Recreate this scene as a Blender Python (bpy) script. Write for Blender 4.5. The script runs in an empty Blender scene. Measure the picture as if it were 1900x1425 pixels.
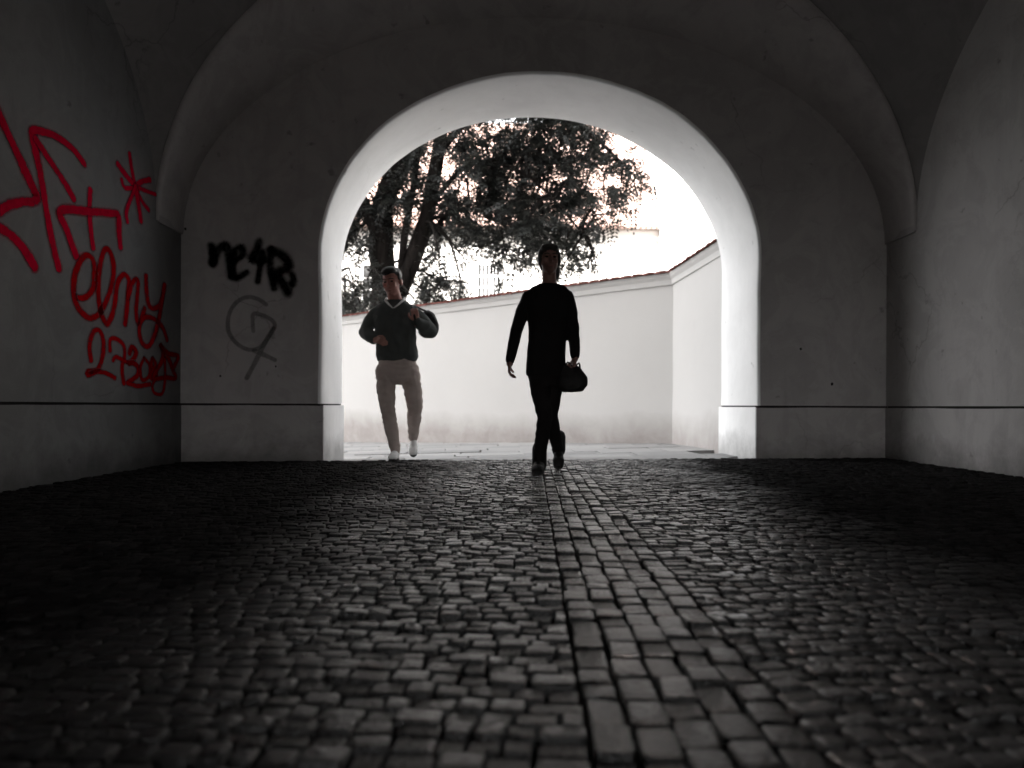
import bpy, bmesh, math, random
import numpy as np
from mathutils import Vector, Matrix, noise, Quaternion

# ------------------------------------------------------------------ camera, sky, sun, exposure
sc = bpy.context.scene
cam = bpy.data.cameras.new('camera'); camo = bpy.data.objects.new('camera', cam)
sc.collection.objects.link(camo); sc.camera = camo
cam.sensor_width = 36.0; cam.lens = 27.04; cam.shift_y = 0.0213
cam.clip_start = 0.05; cam.clip_end = 3000
camo.location = (0, 0, 0.5)
camo.rotation_euler = (math.radians(90), math.radians(-0.24), 0)
camo.rotation_mode = 'XYZ'
cam.dof.use_dof = True; cam.dof.focus_distance = 4.2; cam.dof.aperture_fstop = 2.2

SUN_EL, SUN_FROM = 44.0, Vector((-0.75, -0.66, 0))
w = bpy.data.worlds.new('World'); sc.world = w; w.use_nodes = True
nt = w.node_tree; nt.nodes.clear()
sky = nt.nodes.new('ShaderNodeTexSky'); sky.sky_type = 'NISHITA'; sky.sun_disc = False
sky.sun_elevation = math.radians(SUN_EL); sky.sun_rotation = math.atan2(SUN_FROM.x, SUN_FROM.y)
sky.air_density = 1.0; sky.dust_density = 3.0; sky.ozone_density = 1.0
hs = nt.nodes.new('ShaderNodeHueSaturation'); hs.inputs['Saturation'].default_value = 0.06
bg = nt.nodes.new('ShaderNodeBackground'); bg.inputs[1].default_value = 0.12
wo = nt.nodes.new('ShaderNodeOutputWorld')
nt.links.new(sky.outputs[0], hs.inputs['Color']); nt.links.new(hs.outputs[0], bg.inputs[0]); nt.links.new(bg.outputs[0], wo.inputs[0])
sl = bpy.data.lights.new('sun', 'SUN'); sl.energy = 3.2; sl.angle = math.radians(0.6); sl.color = (1, 0.95, 0.9)
so = bpy.data.objects.new('sun', sl); sc.collection.objects.link(so)
sd = Vector((SUN_FROM.x, SUN_FROM.y, 0)).normalized() * math.cos(math.radians(SUN_EL)) + Vector((0, 0, math.sin(math.radians(SUN_EL))))
so.rotation_euler = sd.to_track_quat('Z', 'Y').to_euler(); so.location = (-30, -30, 60)
vs = sc.view_settings; vs.view_transform = 'Standard'; vs.look = 'None'; vs.gamma = 1.0; vs.use_curve_mapping = False
vs.exposure = 3.35
sc.cycles.use_denoising = True
sc.cycles.max_bounces = 12; sc.cycles.diffuse_bounces = 7; sc.cycles.glossy_bounces = 4; sc.cycles.transparent_max_bounces = 24
sc.cycles.sample_clamp_indirect = 8.0

# ------------------------------------------------------------------ helpers
R = random.Random(11)
def link(o): sc.collection.objects.link(o); return o
def mesh_obj(name, V, F, mat=None, parent=None, smooth=False):
    me = bpy.data.meshes.new(name)
    me.from_pydata([tuple(map(float, v)) for v in V], [], [tuple(int(i) for i in f) for f in F]); me.update()
    if mat: me.materials.append(mat)
    if smooth: me.polygons.foreach_set('use_smooth', [True] * len(me.polygons))
    o = link(bpy.data.objects.new(name, me))
    if parent: o.parent = parent
    return o
def inst(name, me, parent, loc, rot=(0, 0, 0), scale=(1, 1, 1)):
    o = link(bpy.data.objects.new(name, me)); o.parent = parent
    o.location = loc; o.rotation_euler = rot; o.scale = scale
    return o
def empty(name, loc=(0, 0, 0)):
    o = link(bpy.data.objects.new(name, None)); o.location = loc; o.empty_display_size = 0.2; return o
def tag(o, label=None, cat=None, group=None, kind=None):
    if label: o['label'] = label
    if cat: o['category'] = cat
    if group: o['group'] = group
    if kind: o['kind'] = kind
    return o
class MB:
    def __init__(s): s.V = []; s.F = []
    def add(s, V, F):
        b = len(s.V); s.V += [tuple(v) for v in V]; s.F += [tuple(i + b for i in f) for f in F]
    def box(s, x0, x1, y0, y1, z0, z1):
        s.add([(x0,y0,z0),(x1,y0,z0),(x1,y1,z0),(x0,y1,z0),(x0,y0,z1),(x1,y0,z1),(x1,y1,z1),(x0,y1,z1)],
              [(0,3,2,1),(4,5,6,7),(0,1,5,4),(1,2,6,5),(2,3,7,6),(3,0,4,7)])
    def quad(s, a, b, c, d): s.add([a, b, c, d], [(0, 1, 2, 3)])
    def tube(s, pts, radii, n=8):
        pts = [Vector(p) for p in pts]; rings = []; up = None
        for i, p in enumerate(pts):
            t = (pts[min(i+1, len(pts)-1)] - pts[max(i-1, 0)]).normalized()
            if up is None: up = t.orthogonal().normalized()
            up = (up - t * up.dot(t)).normalized(); bi = t.cross(up)
            rings.append([p + (up * math.cos(2*math.pi*k/n) + bi * math.sin(2*math.pi*k/n)) * radii[i] for k in range(n)])
        V = [v for r in rings for v in r]; F = []
        for i in range(len(rings)-1):
            for k in range(n):
                F.append((i*n+k, i*n+(k+1) % n, (i+1)*n+(k+1) % n, (i+1)*n+k))
        F.append(tuple(range(n-1, -1, -1))); F.append(tuple((len(rings)-1)*n + k for k in range(n)))
        s.add(V, F)
    def build(s, name, mat, parent=None, smooth=False): return mesh_obj(name, s.V, s.F, mat, parent, smooth)
def grid_faces(nu, nv):
    return [(i*nv+j, (i+1)*nv+j, (i+1)*nv+j+1, i*nv+j+1) for i in range(nu-1) for j in range(nv-1)]
def spline(pts, step):
    P = [Vector(p) for p in pts]; out = []
    for i in range(len(P)-1):
        p0 = P[max(i-1, 0)]; p1 = P[i]; p2 = P[i+1]; p3 = P[min(i+2, len(P)-1)]
        n = max(2, int((p2-p1).length / step))
        for k in range(n):
            t = k / n
            out.append(0.5*((2*p1) + (p2-p0)*t + (2*p0-5*p1+4*p2-p3)*t*t + (3*p1-p0-3*p2+p3)*t*t*t))
    out.append(P[-1]); return out

# ------------------------------------------------------------------ materials
class NM:
    def __init__(s, name):
        s.m = bpy.data.materials.new(name); s.m.use_nodes = True; s.t = s.m.node_tree
        s.b = s.t.nodes['Principled BSDF']; s.out = s.t.nodes['Material Output']
    def n(s, typ, **kw):
        nd = s.t.nodes.new(typ)
        for k, v in kw.items(): setattr(nd, k, v)
        return nd
    def l(s, a, b): s.t.links.new(a, b)
    def coord(s): return s.n('ShaderNodeNewGeometry').outputs['Position']
    def noise(s, scale, detail=4, rough=0.55, vec=None, dist=0.0):
        nd = s.n('ShaderNodeTexNoise'); nd.inputs['Scale'].default_value = scale; nd.inputs['Detail'].default_value = detail
        nd.inputs['Roughness'].default_value = rough; nd.inputs['Distortion'].default_value = dist
        s.l(vec if vec is not None else s.coord(), nd.inputs['Vector']); return nd.outputs['Fac']
    def ramp(s, fac, stops):
        r = s.n('ShaderNodeValToRGB'); e = r.color_ramp.elements
        while len(e) < len(stops): e.new(0.5)
        for el, (p, c) in zip(e, stops): el.position = p; el.color = (*c, 1) if len(c) == 3 else c
        s.l(fac, r.inputs[0]); return r.outputs[0]
    def mix(s, fac, a, b, mode='MIX'):
        m = s.n('ShaderNodeMix', data_type='RGBA', blend_type=mode)
        if isinstance(fac, float): m.inputs[0].default_value = fac
        else: s.l(fac, m.inputs[0])
        for v, i in ((a, 6), (b, 7)):
            if isinstance(v, tuple): m.inputs[i].default_value = (*v, 1)
            else: s.l(v, m.inputs[i])
        return m.outputs[2]
    def math(s, op, a, b=None, clamp=False):
        m = s.n('ShaderNodeMath', operation=op, use_clamp=clamp)
        for v, i in ((a, 0), (b, 1)):
            if v is None: continue
            if isinstance(v, (int, float)): m.inputs[i].default_value = v
            else: s.l(v, m.inputs[i])
        return m.outputs[0]
    def bump(s, h, strength=0.3, dist=0.01):
        b = s.n('ShaderNodeBump'); b.inputs['Strength'].default_value = strength; b.inputs['Distance'].default_value = dist
        s.l(h, b.inputs['Height']); s.l(b.outputs[0], s.b.inputs['Normal'])
    def set(s, color=None, rough=0.9, spec=0.3):
        if color is not None:
            if isinstance(color, tuple): s.b.inputs['Base Color'].default_value = (*color, 1)
            else: s.l(color, s.b.inputs['Base Color'])
        if isinstance(rough, (int, float)): s.b.inputs['Roughness'].default_value = rough
        else: s.l(rough, s.b.inputs['Roughness'])
        s.b.inputs['Specular IOR Level'].default_value = spec
        return s.m

def plaster(name, c, dirt, amount=0.5, bump=0.25, smudge=True, worn=1.0):
    k = NM(name)
    big = k.noise(0.9, 5, 0.6); mid = k.noise(4.0, 6, 0.65, dist=0.4); fine = k.noise(60, 4, 0.6)
    col = k.mix(k.ramp(big, [(0.35, (0, 0, 0)), (0.7, (1, 1, 1))]), c, tuple(v*0.86 for v in c))
    col = k.mix(k.math('MULTIPLY', k.ramp(mid, [(0.52, (0, 0, 0)), (0.78, (1, 1, 1))]), amount), col, dirt)
    wash = k.noise(2.2, 6, 0.7, dist=1.2)                       # blotches of old limewash
    col = k.mix(k.math('MULTIPLY', k.ramp(wash, [(0.46, (0, 0, 0)), (0.55, (1, 1, 1))]), 0.30*worn), col, tuple(min(1, v*1.25) for v in c))
    pos = k.coord(); mp = k.n('ShaderNodeMapping'); mp.inputs['Scale'].default_value = (5, 5, 0.5); k.l(pos, mp.inputs[0])
    run = k.noise(1.0, 5, 0.65, mp.outputs[0])                  # faint runs down the wall
    col = k.mix(k.math('MULTIPLY', k.ramp(run, [(0.55, (0, 0, 0)), (0.75, (1, 1, 1))]), 0.35*amount*2), col, dirt)
    sx = k.n('ShaderNodeSeparateXYZ'); k.l(pos, sx.inputs[0])
    splash = k.math('ADD', sx.outputs[2], k.math('MULTIPLY', k.math('SUBTRACT', k.noise(3.0, 6, 0.7), 0.5), 0.5))   # splashed dirt along the foot
    col = k.mix(k.math('MULTIPLY', k.ramp(splash, [(0.0, (1, 1, 1)), (0.25, (0, 0, 0))]), 0.75), col, tuple(v*0.45 for v in dirt))
    vo = k.n('ShaderNodeTexVoronoi', feature='DISTANCE_TO_EDGE'); vo.inputs['Scale'].default_value = 0.75
    dv = k.n('ShaderNodeVectorMath', operation='MULTIPLY_ADD'); nv = k.n('ShaderNodeTexNoise'); nv.inputs['Scale'].default_value = 3.5; nv.inputs['Detail'].default_value = 6; k.l(pos, nv.inputs['Vector'])
    k.l(nv.outputs['Color'], dv.inputs[0]); dv.inputs[1].default_value = (0.35, 0.35, 0.35); k.l(pos, dv.inputs[2]); k.l(dv.outputs[0], vo.inputs['Vector'])
    crack = k.math('MULTIPLY', k.ramp(vo.outputs['Distance'], [(0.0, (1, 1, 1)), (0.006, (0, 0, 0))]), k.ramp(k.noise(0.7, 2), [(0.5, (0, 0, 0)), (0.6, (1, 1, 1))]))
    col = k.mix(k.math('MULTIPLY', crack, 0.45*worn), col, tuple(v*0.4 for v in dirt))
    if smudge:
        sp = k.noise(7.0, 3, 0.5)
        col = k.mix(k.math('MULTIPLY', k.ramp(sp, [(0.70, (0, 0, 0)), (0.76, (1, 1, 1))]), 0.55), col, tuple(v*0.5 for v in dirt))
    k.bump(k.math('ADD', k.math('MULTIPLY', mid, 0.6), k.math('MULTIPLY', fine, 0.35)), bump, 0.012)
    return k.set(col, 0.92, 0.15)

def plain(name, c, rough=0.8, spec=0.3, nscale=20, var=0.25, bump=0.1):
    k = NM(name); f = k.noise(nscale, 4)
    k.bump(f, bump, 0.004)
    return k.set(k.mix(f, tuple(v*(1-var) for v in c), tuple(min(1, v*(1+var)) for v in c)), rough, spec)

M = {}
M['inner'] = plaster('grimy_shaded_plaster', (0.32, 0.305, 0.30), (0.21, 0.20, 0.195), 0.5)  # same paint as the lining, darkened to keep the interior dim; grime over it
M['left'] = plaster('shaded_side_plaster', (0.155, 0.153, 0.152), (0.105, 0.103, 0.102), 0.5)  # darker copy of the inner plaster; the left wall's shade is in the colour
M['vault'] = plaster('shaded_vault_plaster', (0.20, 0.19, 0.187), (0.14, 0.133, 0.13), 0.5)  # darkened copy; the vault's gloom is painted into the plaster
M['arch'] = plaster('arch_wall_plaster', (0.39, 0.367, 0.362), (0.265, 0.248, 0.243), 0.5)  # lightened copy; the arch wall's brighter light is put into the colour
M['lining'] = plaster('white_arch_plaster', (0.84, 0.835, 0.83), (0.70, 0.69, 0.68), 0.3, 0.15, True, 0.25)  # lit copy of the same paint, lightened for the daylight on jambs and soffit
M['groove'] = plain('groove_dark', (0.02, 0.018, 0.018), 1.0, 0.0)  # near-black fill for plinth grooves and wall chips
M['facade'] = plaster('facade_plaster', (0.62, 0.61, 0.60), (0.5, 0.49, 0.48), 0.3)
def yard_wall():
    k = NM('courtyard_plaster'); pos = k.coord()
    sp = k.n('ShaderNodeSeparateXYZ'); k.l(pos, sp.inputs[0])
    big = k.noise(0.8, 5, 0.6); mid = k.noise(3.5, 6, 0.7, dist=0.5); fine = k.noise(50, 3)
    col = k.mix(big, (0.52, 0.508, 0.496), (0.46, 0.448, 0.437))
    # rising damp: a ragged stained tide line above the pavement
    h = k.math('ADD', sp.outputs[2], k.math('MULTIPLY', k.math('SUBTRACT', k.noise(0.9, 6, 0.6), 0.5), 0.55))
    damp = k.ramp(h, [(0.0, (1, 1, 1)), (0.12, (0.7, 0.7, 0.7)), (0.42, (0.0, 0.0, 0.0))])
    col = k.mix(k.math('MULTIPLY', damp, k.math('ADD', k.math('MULTIPLY', mid, 0.9), 0.25), True), col, (0.25, 0.22, 0.208))
    col = k.mix(k.math('MULTIPLY', k.ramp(mid, [(0.6, (0, 0, 0)), (0.8, (1, 1, 1))]), 0.25), col, (0.42, 0.40, 0.39))
    k.bump(k.math('ADD', mid, k.math('MULTIPLY', fine, 0.4)), 0.2, 0.012)
    return k.set(col, 0.95, 0.1)
M['yard'] = yard_wall()
def sett_mat():
    k = NM('worn_stone_sett')
    info = k.n('ShaderNodeObjectInfo').outputs['Random']; isl = k.n('ShaderNodeNewGeometry').outputs['Random Per Island']
    r = k.math('FRACT', k.math('ADD', info, isl)); r2 = k.math('FRACT', k.math('MULTIPLY', r, 7.3))
    f = k.noise(62, 4, 0.65); g = k.noise(240, 3, 0.6); big = k.noise(1.1, 4)
    # foot-polished middle; gloss and reflections cut toward the margins to darken the floor's sides
    sp = k.n('ShaderNodeSeparateXYZ'); k.l(k.coord(), sp.inputs[0])
    off = k.math('ADD', k.math('ABSOLUTE', k.math('SUBTRACT', sp.outputs[0], 0.30)), k.math('MULTIPLY', k.math('SUBTRACT', big, 0.5), 1.3))
    dull = k.n('ShaderNodeMapRange', interpolation_type='SMOOTHSTEP'); k.l(off, dull.inputs['Value'])
    dull.inputs['From Min'].default_value = 0.35; dull.inputs['From Max'].default_value = 1.45
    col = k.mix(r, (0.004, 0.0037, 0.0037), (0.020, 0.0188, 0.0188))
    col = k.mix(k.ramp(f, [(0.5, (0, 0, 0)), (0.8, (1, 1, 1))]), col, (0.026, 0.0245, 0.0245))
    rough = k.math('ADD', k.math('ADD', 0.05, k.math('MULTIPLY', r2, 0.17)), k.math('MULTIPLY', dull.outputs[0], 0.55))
    k.bump(k.math('ADD', k.math('MULTIPLY', f, 1.0), k.math('MULTIPLY', g, 0.22)), 1.0, 0.008)
    m = k.set(col, rough, 0.6)
    k.l(k.math('SUBTRACT', 0.80, k.math('MULTIPLY', dull.outputs[0], 0.78)), k.b.inputs['Specular IOR Level'])
    return m
M['sett'] = sett_mat()
M['bed'] = plain('joint_dirt', (0.012, 0.011, 0.010), 1.0, 0.05, 40)
def slab_mat():
    k = NM('paving_slab'); info = k.n('ShaderNodeObjectInfo').outputs['Random']
    f = k.noise(6, 5, 0.6); g = k.noise(90, 3)
    col = k.mix(info, (0.20, 0.20, 0.20), (0.36, 0.355, 0.35)); col = k.mix(k.math('MULTIPLY', f, 0.6), col, (0.13, 0.13, 0.13))
    k.bump(k.math('ADD', f, k.math('MULTIPLY', g, 0.3)), 0.3, 0.006)
    return k.set(col, 0.6, 0.4)
M['slab'] = slab_mat()
M['ground'] = plain('ground_asphalt', (0.07, 0.07, 0.068), 0.9, 0.2, 8)
M['rooftile'] = plain('pale_roof_tile', (0.38, 0.27, 0.235), 0.9, 0.1, 3, 0.25)  # paler and pinker than the coping tile
M['tile'] = plain('fired_clay_tile', (0.16, 0.06, 0.05), 0.85, 0.2, 5, 0.35)
M['farwall'] = plain('sunlit_render', (0.68, 0.66, 0.63), 0.95, 0.1, 1.0, 0.06)
M['farband'] = plain('pale_stone_trim', (0.55, 0.53, 0.51), 0.95, 0.1, 1.0, 0.06)
M['glass'] = plain('window_glass', (0.05, 0.05, 0.05), 0.3, 0.3, 1, 0.1, 0.0)
M['whiteframe'] = plain('white_window_paint', (0.75, 0.74, 0.73), 0.6, 0.3)
M['grille'] = plain('white_grille_paint', (0.7, 0.7, 0.7), 0.6, 0.3)
def bark():
    k = NM('rough_bark'); pos = k.coord(); mp = k.n('ShaderNodeMapping'); mp.inputs['Scale'].default_value = (9, 9, 1.6); k.l(pos, mp.inputs[0])
    f = k.noise(1.0, 6, 0.7, mp.outputs[0], 0.6)
    k.bump(f, 1.0, 0.06)
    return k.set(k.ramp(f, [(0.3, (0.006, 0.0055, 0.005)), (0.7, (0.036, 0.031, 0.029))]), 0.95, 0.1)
M['bark'] = bark()
def leafm():
    k = NM('dull_leaf'); isl = k.n('ShaderNodeNewGeometry').outputs['Random Per Island']
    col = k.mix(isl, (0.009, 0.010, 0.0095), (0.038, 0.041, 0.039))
    m = k.set(col, 0.5, 0.35)
    tr = k.n('ShaderNodeBsdfTranslucent'); tr.inputs[0].default_value = (0.05, 0.055, 0.045, 1)
    mx = k.n('ShaderNodeMixShader'); mx.inputs[0].default_value = 0.15
    k.l(k.b.outputs[0], mx.inputs[1]); k.l(tr.outputs[0], mx.inputs[2]); k.l(mx.outputs[0], k.out.inputs[0])
    return m
M['leaf'] = leafm()
def spray(name, c, soft, opacity):
    k = NM(name); uv = k.n('ShaderNodeUVMap'); uv.uv_map = 'across'
    ln = k.n('ShaderNodeVectorMath', operation='LENGTH'); k.l(uv.outputs[0], ln.inputs[0])
    d = k.math('ADD', ln.outputs['Value'], k.math('MULTIPLY', k.math('SUBTRACT', k.noise(30, 6, 0.8), 0.5), 0.6))
    a = k.n('ShaderNodeMapRange', interpolation_type='SMOOTHSTEP'); k.l(d, a.inputs['Value'])
    a.inputs['From Min'].default_value = 1.0; a.inputs['From Max'].default_value = 1.0 - soft
    a.inputs['To Min'].default_value = 0; a.inputs['To Max'].default_value = opacity
    al = k.math('MULTIPLY', a.outputs[0], k.math('ADD', 0.30, k.math('MULTIPLY', k.noise(16, 8, 0.8), 1.25)), True)
    m = k.set(c, 0.95, 0.02); k.l(al, k.b.inputs['Alpha']); return m
M['red'] = spray('red_spray_paint', (0.40, 0.0, 0.022), 0.6, 0.98)
M['darkred'] = spray('dark_red_spray_paint', (0.28, 0.0, 0.004), 0.6, 0.97)
M['black'] = spray('black_spray_paint', (0.003, 0.003, 0.003), 0.8, 1.0)
M['grey'] = spray('faded_grey_paint', (0.15, 0.15, 0.15), 0.5, 0.5)

# ------------------------------------------------------------------ layout (metres; camera stands at x 0, y 0)
A = 0.048                                   # the arch wall is turned a little to the passage axis
OX, OY = 0.2835, 7.1635                     # foot of the arch's centre line on the inner wall face
EU = Vector((math.cos(A), math.sin(A), 0)); EN = Vector((-math.sin(A), math.cos(A), 0))
def W(u, n, z): return Vector((OX, OY, 0)) + EU*u + EN*n + Vector((0, 0, z))
HALF, SPRING, RISE, THICK = 2.036, 1.92, 1.666, 1.1
XL, XR = -3.02, 3.56
PL = 0.5                                    # top of the plinth
TOPZ = 5.8
def wall_y(x): return OY + math.tan(A)*(x-OX)
def floor_z(x): return 0.006*x
def yard_z(x, y): return 0.027*max(-9, min(4, x-2.3)) - 0.02*max(0, min(12, y-10))
def ground_z(x, y):
    t = max(0, min(1, (y-wall_y(x)-0.05)/1.1)); return floor_z(x)*(1-t) + yard_z(x, y)*t

# measured outlines: wall paintings in wall metres, foliage clumps (x, z, radius, density) in metres
RED_BIG = [[(4.457,2.251),(4.536,2.175),(4.692,2.012),(4.836,1.859),(4.876,1.812),(4.836,1.77),(4.747,1.746),(4.618,1.695),(4.536,1.642),(4.477,1.598)],[(4.477,1.545),(4.536,1.533),(4.639,1.508),(4.747,1.455),(4.859,1.363)],[(5.412,2.189),(5.286,2.243),(5.102,2.265),(4.953,2.25),(4.836,2.218),(4.836,2.158),(4.906,1.98),(5.002,1.669),(5.064,1.505),(5.114,1.402)],[(4.859,2.173),(5.026,2.076),(5.153,2.002),(5.286,1.908)],[(5.49,2.028),(5.478,1.879),(5.499,1.738),(5.529,1.623)],[(5.313,1.524),(5.205,1.671),(5.132,1.791),(5.484,1.872),(5.795,1.937),(5.878,1.939),(5.895,1.811),(5.912,1.71)]]
RED_STAR = [[(6.052,2.471),(6.088,2.357),(6.142,2.238)],[(5.868,2.333),(5.998,2.285),(6.142,2.238)],[(5.929,2.23),(5.981,2.183),(6.142,2.229)],[(6.392,2.366),(6.255,2.312),(6.142,2.238)],[(6.142,2.238),(6.332,2.255),(6.493,2.271)],[(6.142,2.238),(6.255,2.15),(6.372,2.106)],[(6.142,2.238),(6.191,2.115),(6.236,1.989)],[(6.142,2.238),(6.005,2.013),(6.016,1.927)]]
RED_WORD = [[(5.329,1.241),(5.427,1.251),(5.529,1.326),(5.553,1.426),(5.537,1.528),(5.458,1.556),(5.366,1.496),(5.3,1.375),(5.292,1.249),(5.351,1.164),(5.458,1.118),(5.537,1.122),(5.634,1.174),(5.735,1.294),(5.805,1.432),(5.813,1.561),(5.752,1.649),(5.684,1.636),(5.626,1.518),(5.601,1.363),(5.626,1.208),(5.684,1.117),(5.735,1.1),(5.796,1.166),(5.84,1.272),(5.867,1.405),(5.912,1.468),(5.986,1.508),(6.052,1.462),(6.033,1.336),(6.014,1.22),(5.995,1.123)],[(6.033,1.336),(6.09,1.44),(6.158,1.504),(6.198,1.476),(6.182,1.357),(6.168,1.239),(6.198,1.154),(6.249,1.189),(6.31,1.286)],[(6.331,1.557),(6.341,1.429),(6.384,1.325),(6.47,1.306),(6.581,1.351),(6.637,1.442),(6.667,1.535)],[(6.637,1.442),(6.581,1.268),(6.492,1.094),(6.384,0.984),(6.279,0.995),(6.218,1.088),(6.259,1.181),(6.362,1.222),(6.536,1.206),(6.649,1.151),(6.719,1.063)]]
RED_NUMBER = [[(5.513,0.812),(5.489,0.914),(5.537,1.014),(5.618,1.039),(5.676,0.964),(5.667,0.857),(5.601,0.755),(5.474,0.732),(5.474,0.706),(5.601,0.736),(5.735,0.726),(5.849,0.698)],[(5.77,0.9),(5.77,0.981),(5.858,0.998),(5.967,0.961),(5.986,0.877),(5.948,0.781),(5.976,0.661)],[(5.813,0.83),(5.858,0.86),(5.967,0.839),(6.061,0.82)],[(6.061,0.901),(6.1,0.952),(6.168,0.918),(6.119,0.857),(6.042,0.824),(6.139,0.825),(6.204,0.789),(6.178,0.725),(6.042,0.672)],[(6.3,0.878),(6.238,0.796),(6.269,0.699),(6.384,0.733),(6.394,0.824),(6.3,0.878)],[(6.448,0.887),(6.426,0.825),(6.514,0.779),(6.492,0.716),(6.416,0.724),(6.448,0.786),(6.503,0.839),(6.448,0.887)],[(6.603,1.011),(6.637,0.899),(6.47,0.726),(6.695,0.734),(6.887,0.736),(6.826,0.814),(6.742,0.905),(6.592,1.005),(6.742,0.948),(6.937,0.934),(6.838,0.82)],[(6.672,0.891),(6.677,0.712),(6.626,0.596),(6.492,0.594),(6.444,0.654),(6.514,0.722)],[(6.023,0.667),(6.198,0.647),(6.405,0.668)]]
BLACK_TAG = [[(-3.039,1.951),(-3.03,1.869),(-3.019,1.778)],[(-3.022,1.802),(-2.982,1.902),(-2.908,1.956),(-2.872,1.846),(-2.856,1.68)],[(-2.835,1.805),(-2.753,1.872),(-2.761,1.939),(-2.819,1.905),(-2.846,1.78),(-2.835,1.672),(-2.794,1.661),(-2.721,1.707)],[(-2.606,1.986),(-2.639,1.899),(-2.672,1.832),(-2.565,1.825)],[(-2.578,1.891),(-2.598,1.75),(-2.618,1.63)],[(-2.496,1.917),(-2.503,1.735),(-2.467,1.569)],[(-2.496,1.917),(-2.385,1.856),(-2.332,1.77),(-2.459,1.694),(-2.393,1.619),(-2.344,1.529)],[(-2.303,1.687),(-2.29,1.637),(-2.303,1.607)]]
GREY_TAG = [[(-2.541,1.418),(-2.614,1.467),(-2.712,1.483),(-2.81,1.432),(-2.876,1.315),(-2.876,1.166),(-2.794,1.051),(-2.68,1.002),(-2.582,1.036),(-2.5,1.145),(-2.462,1.236),(-2.532,1.302),(-2.647,1.334),(-2.662,1.268),(-2.655,1.176)],[(-2.475,1.195),(-2.541,1.086),(-2.622,0.919),(-2.712,0.744)],[(-2.647,0.994),(-2.549,0.953),(-2.459,0.912)]]
CLUMPS = [(-2.4,6.78,0.48,1),(-1.89,7.16,0.5,1),(-1.26,7.16,0.44,0.9),(-0.88,6.66,0.5,1),(-0.25,6.97,0.5,1),(0.44,6.97,0.48,1),(1.14,6.97,0.5,1),(1.7,7.03,0.44,0.9),(2.02,6.66,0.38,0.8),(-2.27,5.84,0.38,0.6),(-1.32,5.84,0.38,0.6),(-0.88,5.84,0.48,1),(-0.25,6.21,0.53,1.1),(0.38,6.21,0.53,1.1),(1.01,6.21,0.53,1.1),(1.58,6.21,0.48,1),(2.14,6.15,0.4,0.9),(2.52,5.71,0.38,0.8),(3.03,5.58,0.28,0.6),(-1.26,5.14,0.38,0.8),(-0.76,5.08,0.45,1),(-0.19,5.39,0.53,1.1),(0.44,5.33,0.53,1.1),(1.07,5.39,0.53,1.1),(1.64,5.39,0.45,1),(2.14,5.33,0.4,0.8),(2.59,5.2,0.28,0.5),(2.4,4.95,0.23,0.4),(-1.51,4.57,0.32,0.6),(-0.88,4.45,0.35,0.8),(-0.32,4.64,0.45,1),(0.25,4.57,0.45,1),(0.88,4.64,0.48,1),(1.39,4.57,0.43,0.9),(1.83,4.57,0.25,0.5),(-0.13,4.01,0.38,0.8),(0.32,3.82,0.33,0.7),(0.44,3.5,0.2,0.5),(1.26,4.01,0.35,0.8),(1.64,3.94,0.3,0.6),(1.89,4.07,0.23,0.5),(1.14,3.69,0.25,0.5),(1.96,3.79,0.18,0.4),(-0.76,4.01,0.25,0.5),(-1.14,3.94,0.2,0.3),(-3.15,5.84,0.5,0.7),(-3.66,4.95,0.44,0.9),(-3.59,4.07,0.35,0.8),(-3.72,3.31,0.32,0.8),(-3.41,3.44,0.3,0.6),(-3.53,2.81,0.33,0.7),(-3.15,2.93,0.28,0.5),(-3.91,2.75,0.32,0.8),(-3.91,4.45,0.32,0.7),(-2.02,3.5,0.35,0.7),(-1.51,3.19,0.38,0.8),(-1.14,3.12,0.23,0.5),(-1.89,3.06,0.33,0.8),(-2.27,2.93,0.25,0.6),(-2.65,4.95,0.32,0.5),(-2.02,4.2,0.28,0.5),(-1.7,3.94,0.23,0.5),(-2.65,5.84,0.32,0.4)]

# ------------------------------------------------------------------ ground
xs = [-900,-250,-80,-40,-20,-14,-10] + [-8+0.5*i for i in range(33)] + [10,14,20,40,80,250,900]
ys = [-900,-250,-80,-30,-12] + [-8+0.5*i for i in range(57)] + [22,26,32,40,60,120,300,900]
V = []
for x in xs:
    for y in ys: V.append((x, y, (ground_z(max(-8, min(8, x)), min(max(y, -8), 22)) - (0.075 if y < 20 else 0.02))))
g = mesh_obj('ground', V, grid_faces(len(xs), len(ys)), M['ground']); tag(g, kind='structure')

floor = empty('passage_floor'); tag(floor, kind='structure')
V = [(x, y if y > -6 else y, floor_z(x)-0.028) for x in (-3.02, 4.05) for y in (-5.0, 0.3)] ; F = [(0, 2, 3, 1)]
V += [(-3.02, 0.3, floor_z(-3.02)-0.028), (4.05, 0.3, floor_z(4.05)-0.028), (4.05, wall_y(4.05)+0.03, floor_z(4.05)-0.028), (-3.02, wall_y(-3.02)+0.03, floor_z(-3.02)-0.028)]; F += [(4, 5, 6, 7)]
mesh_obj('joint_bed', V, F, M['bed'], floor)

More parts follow.
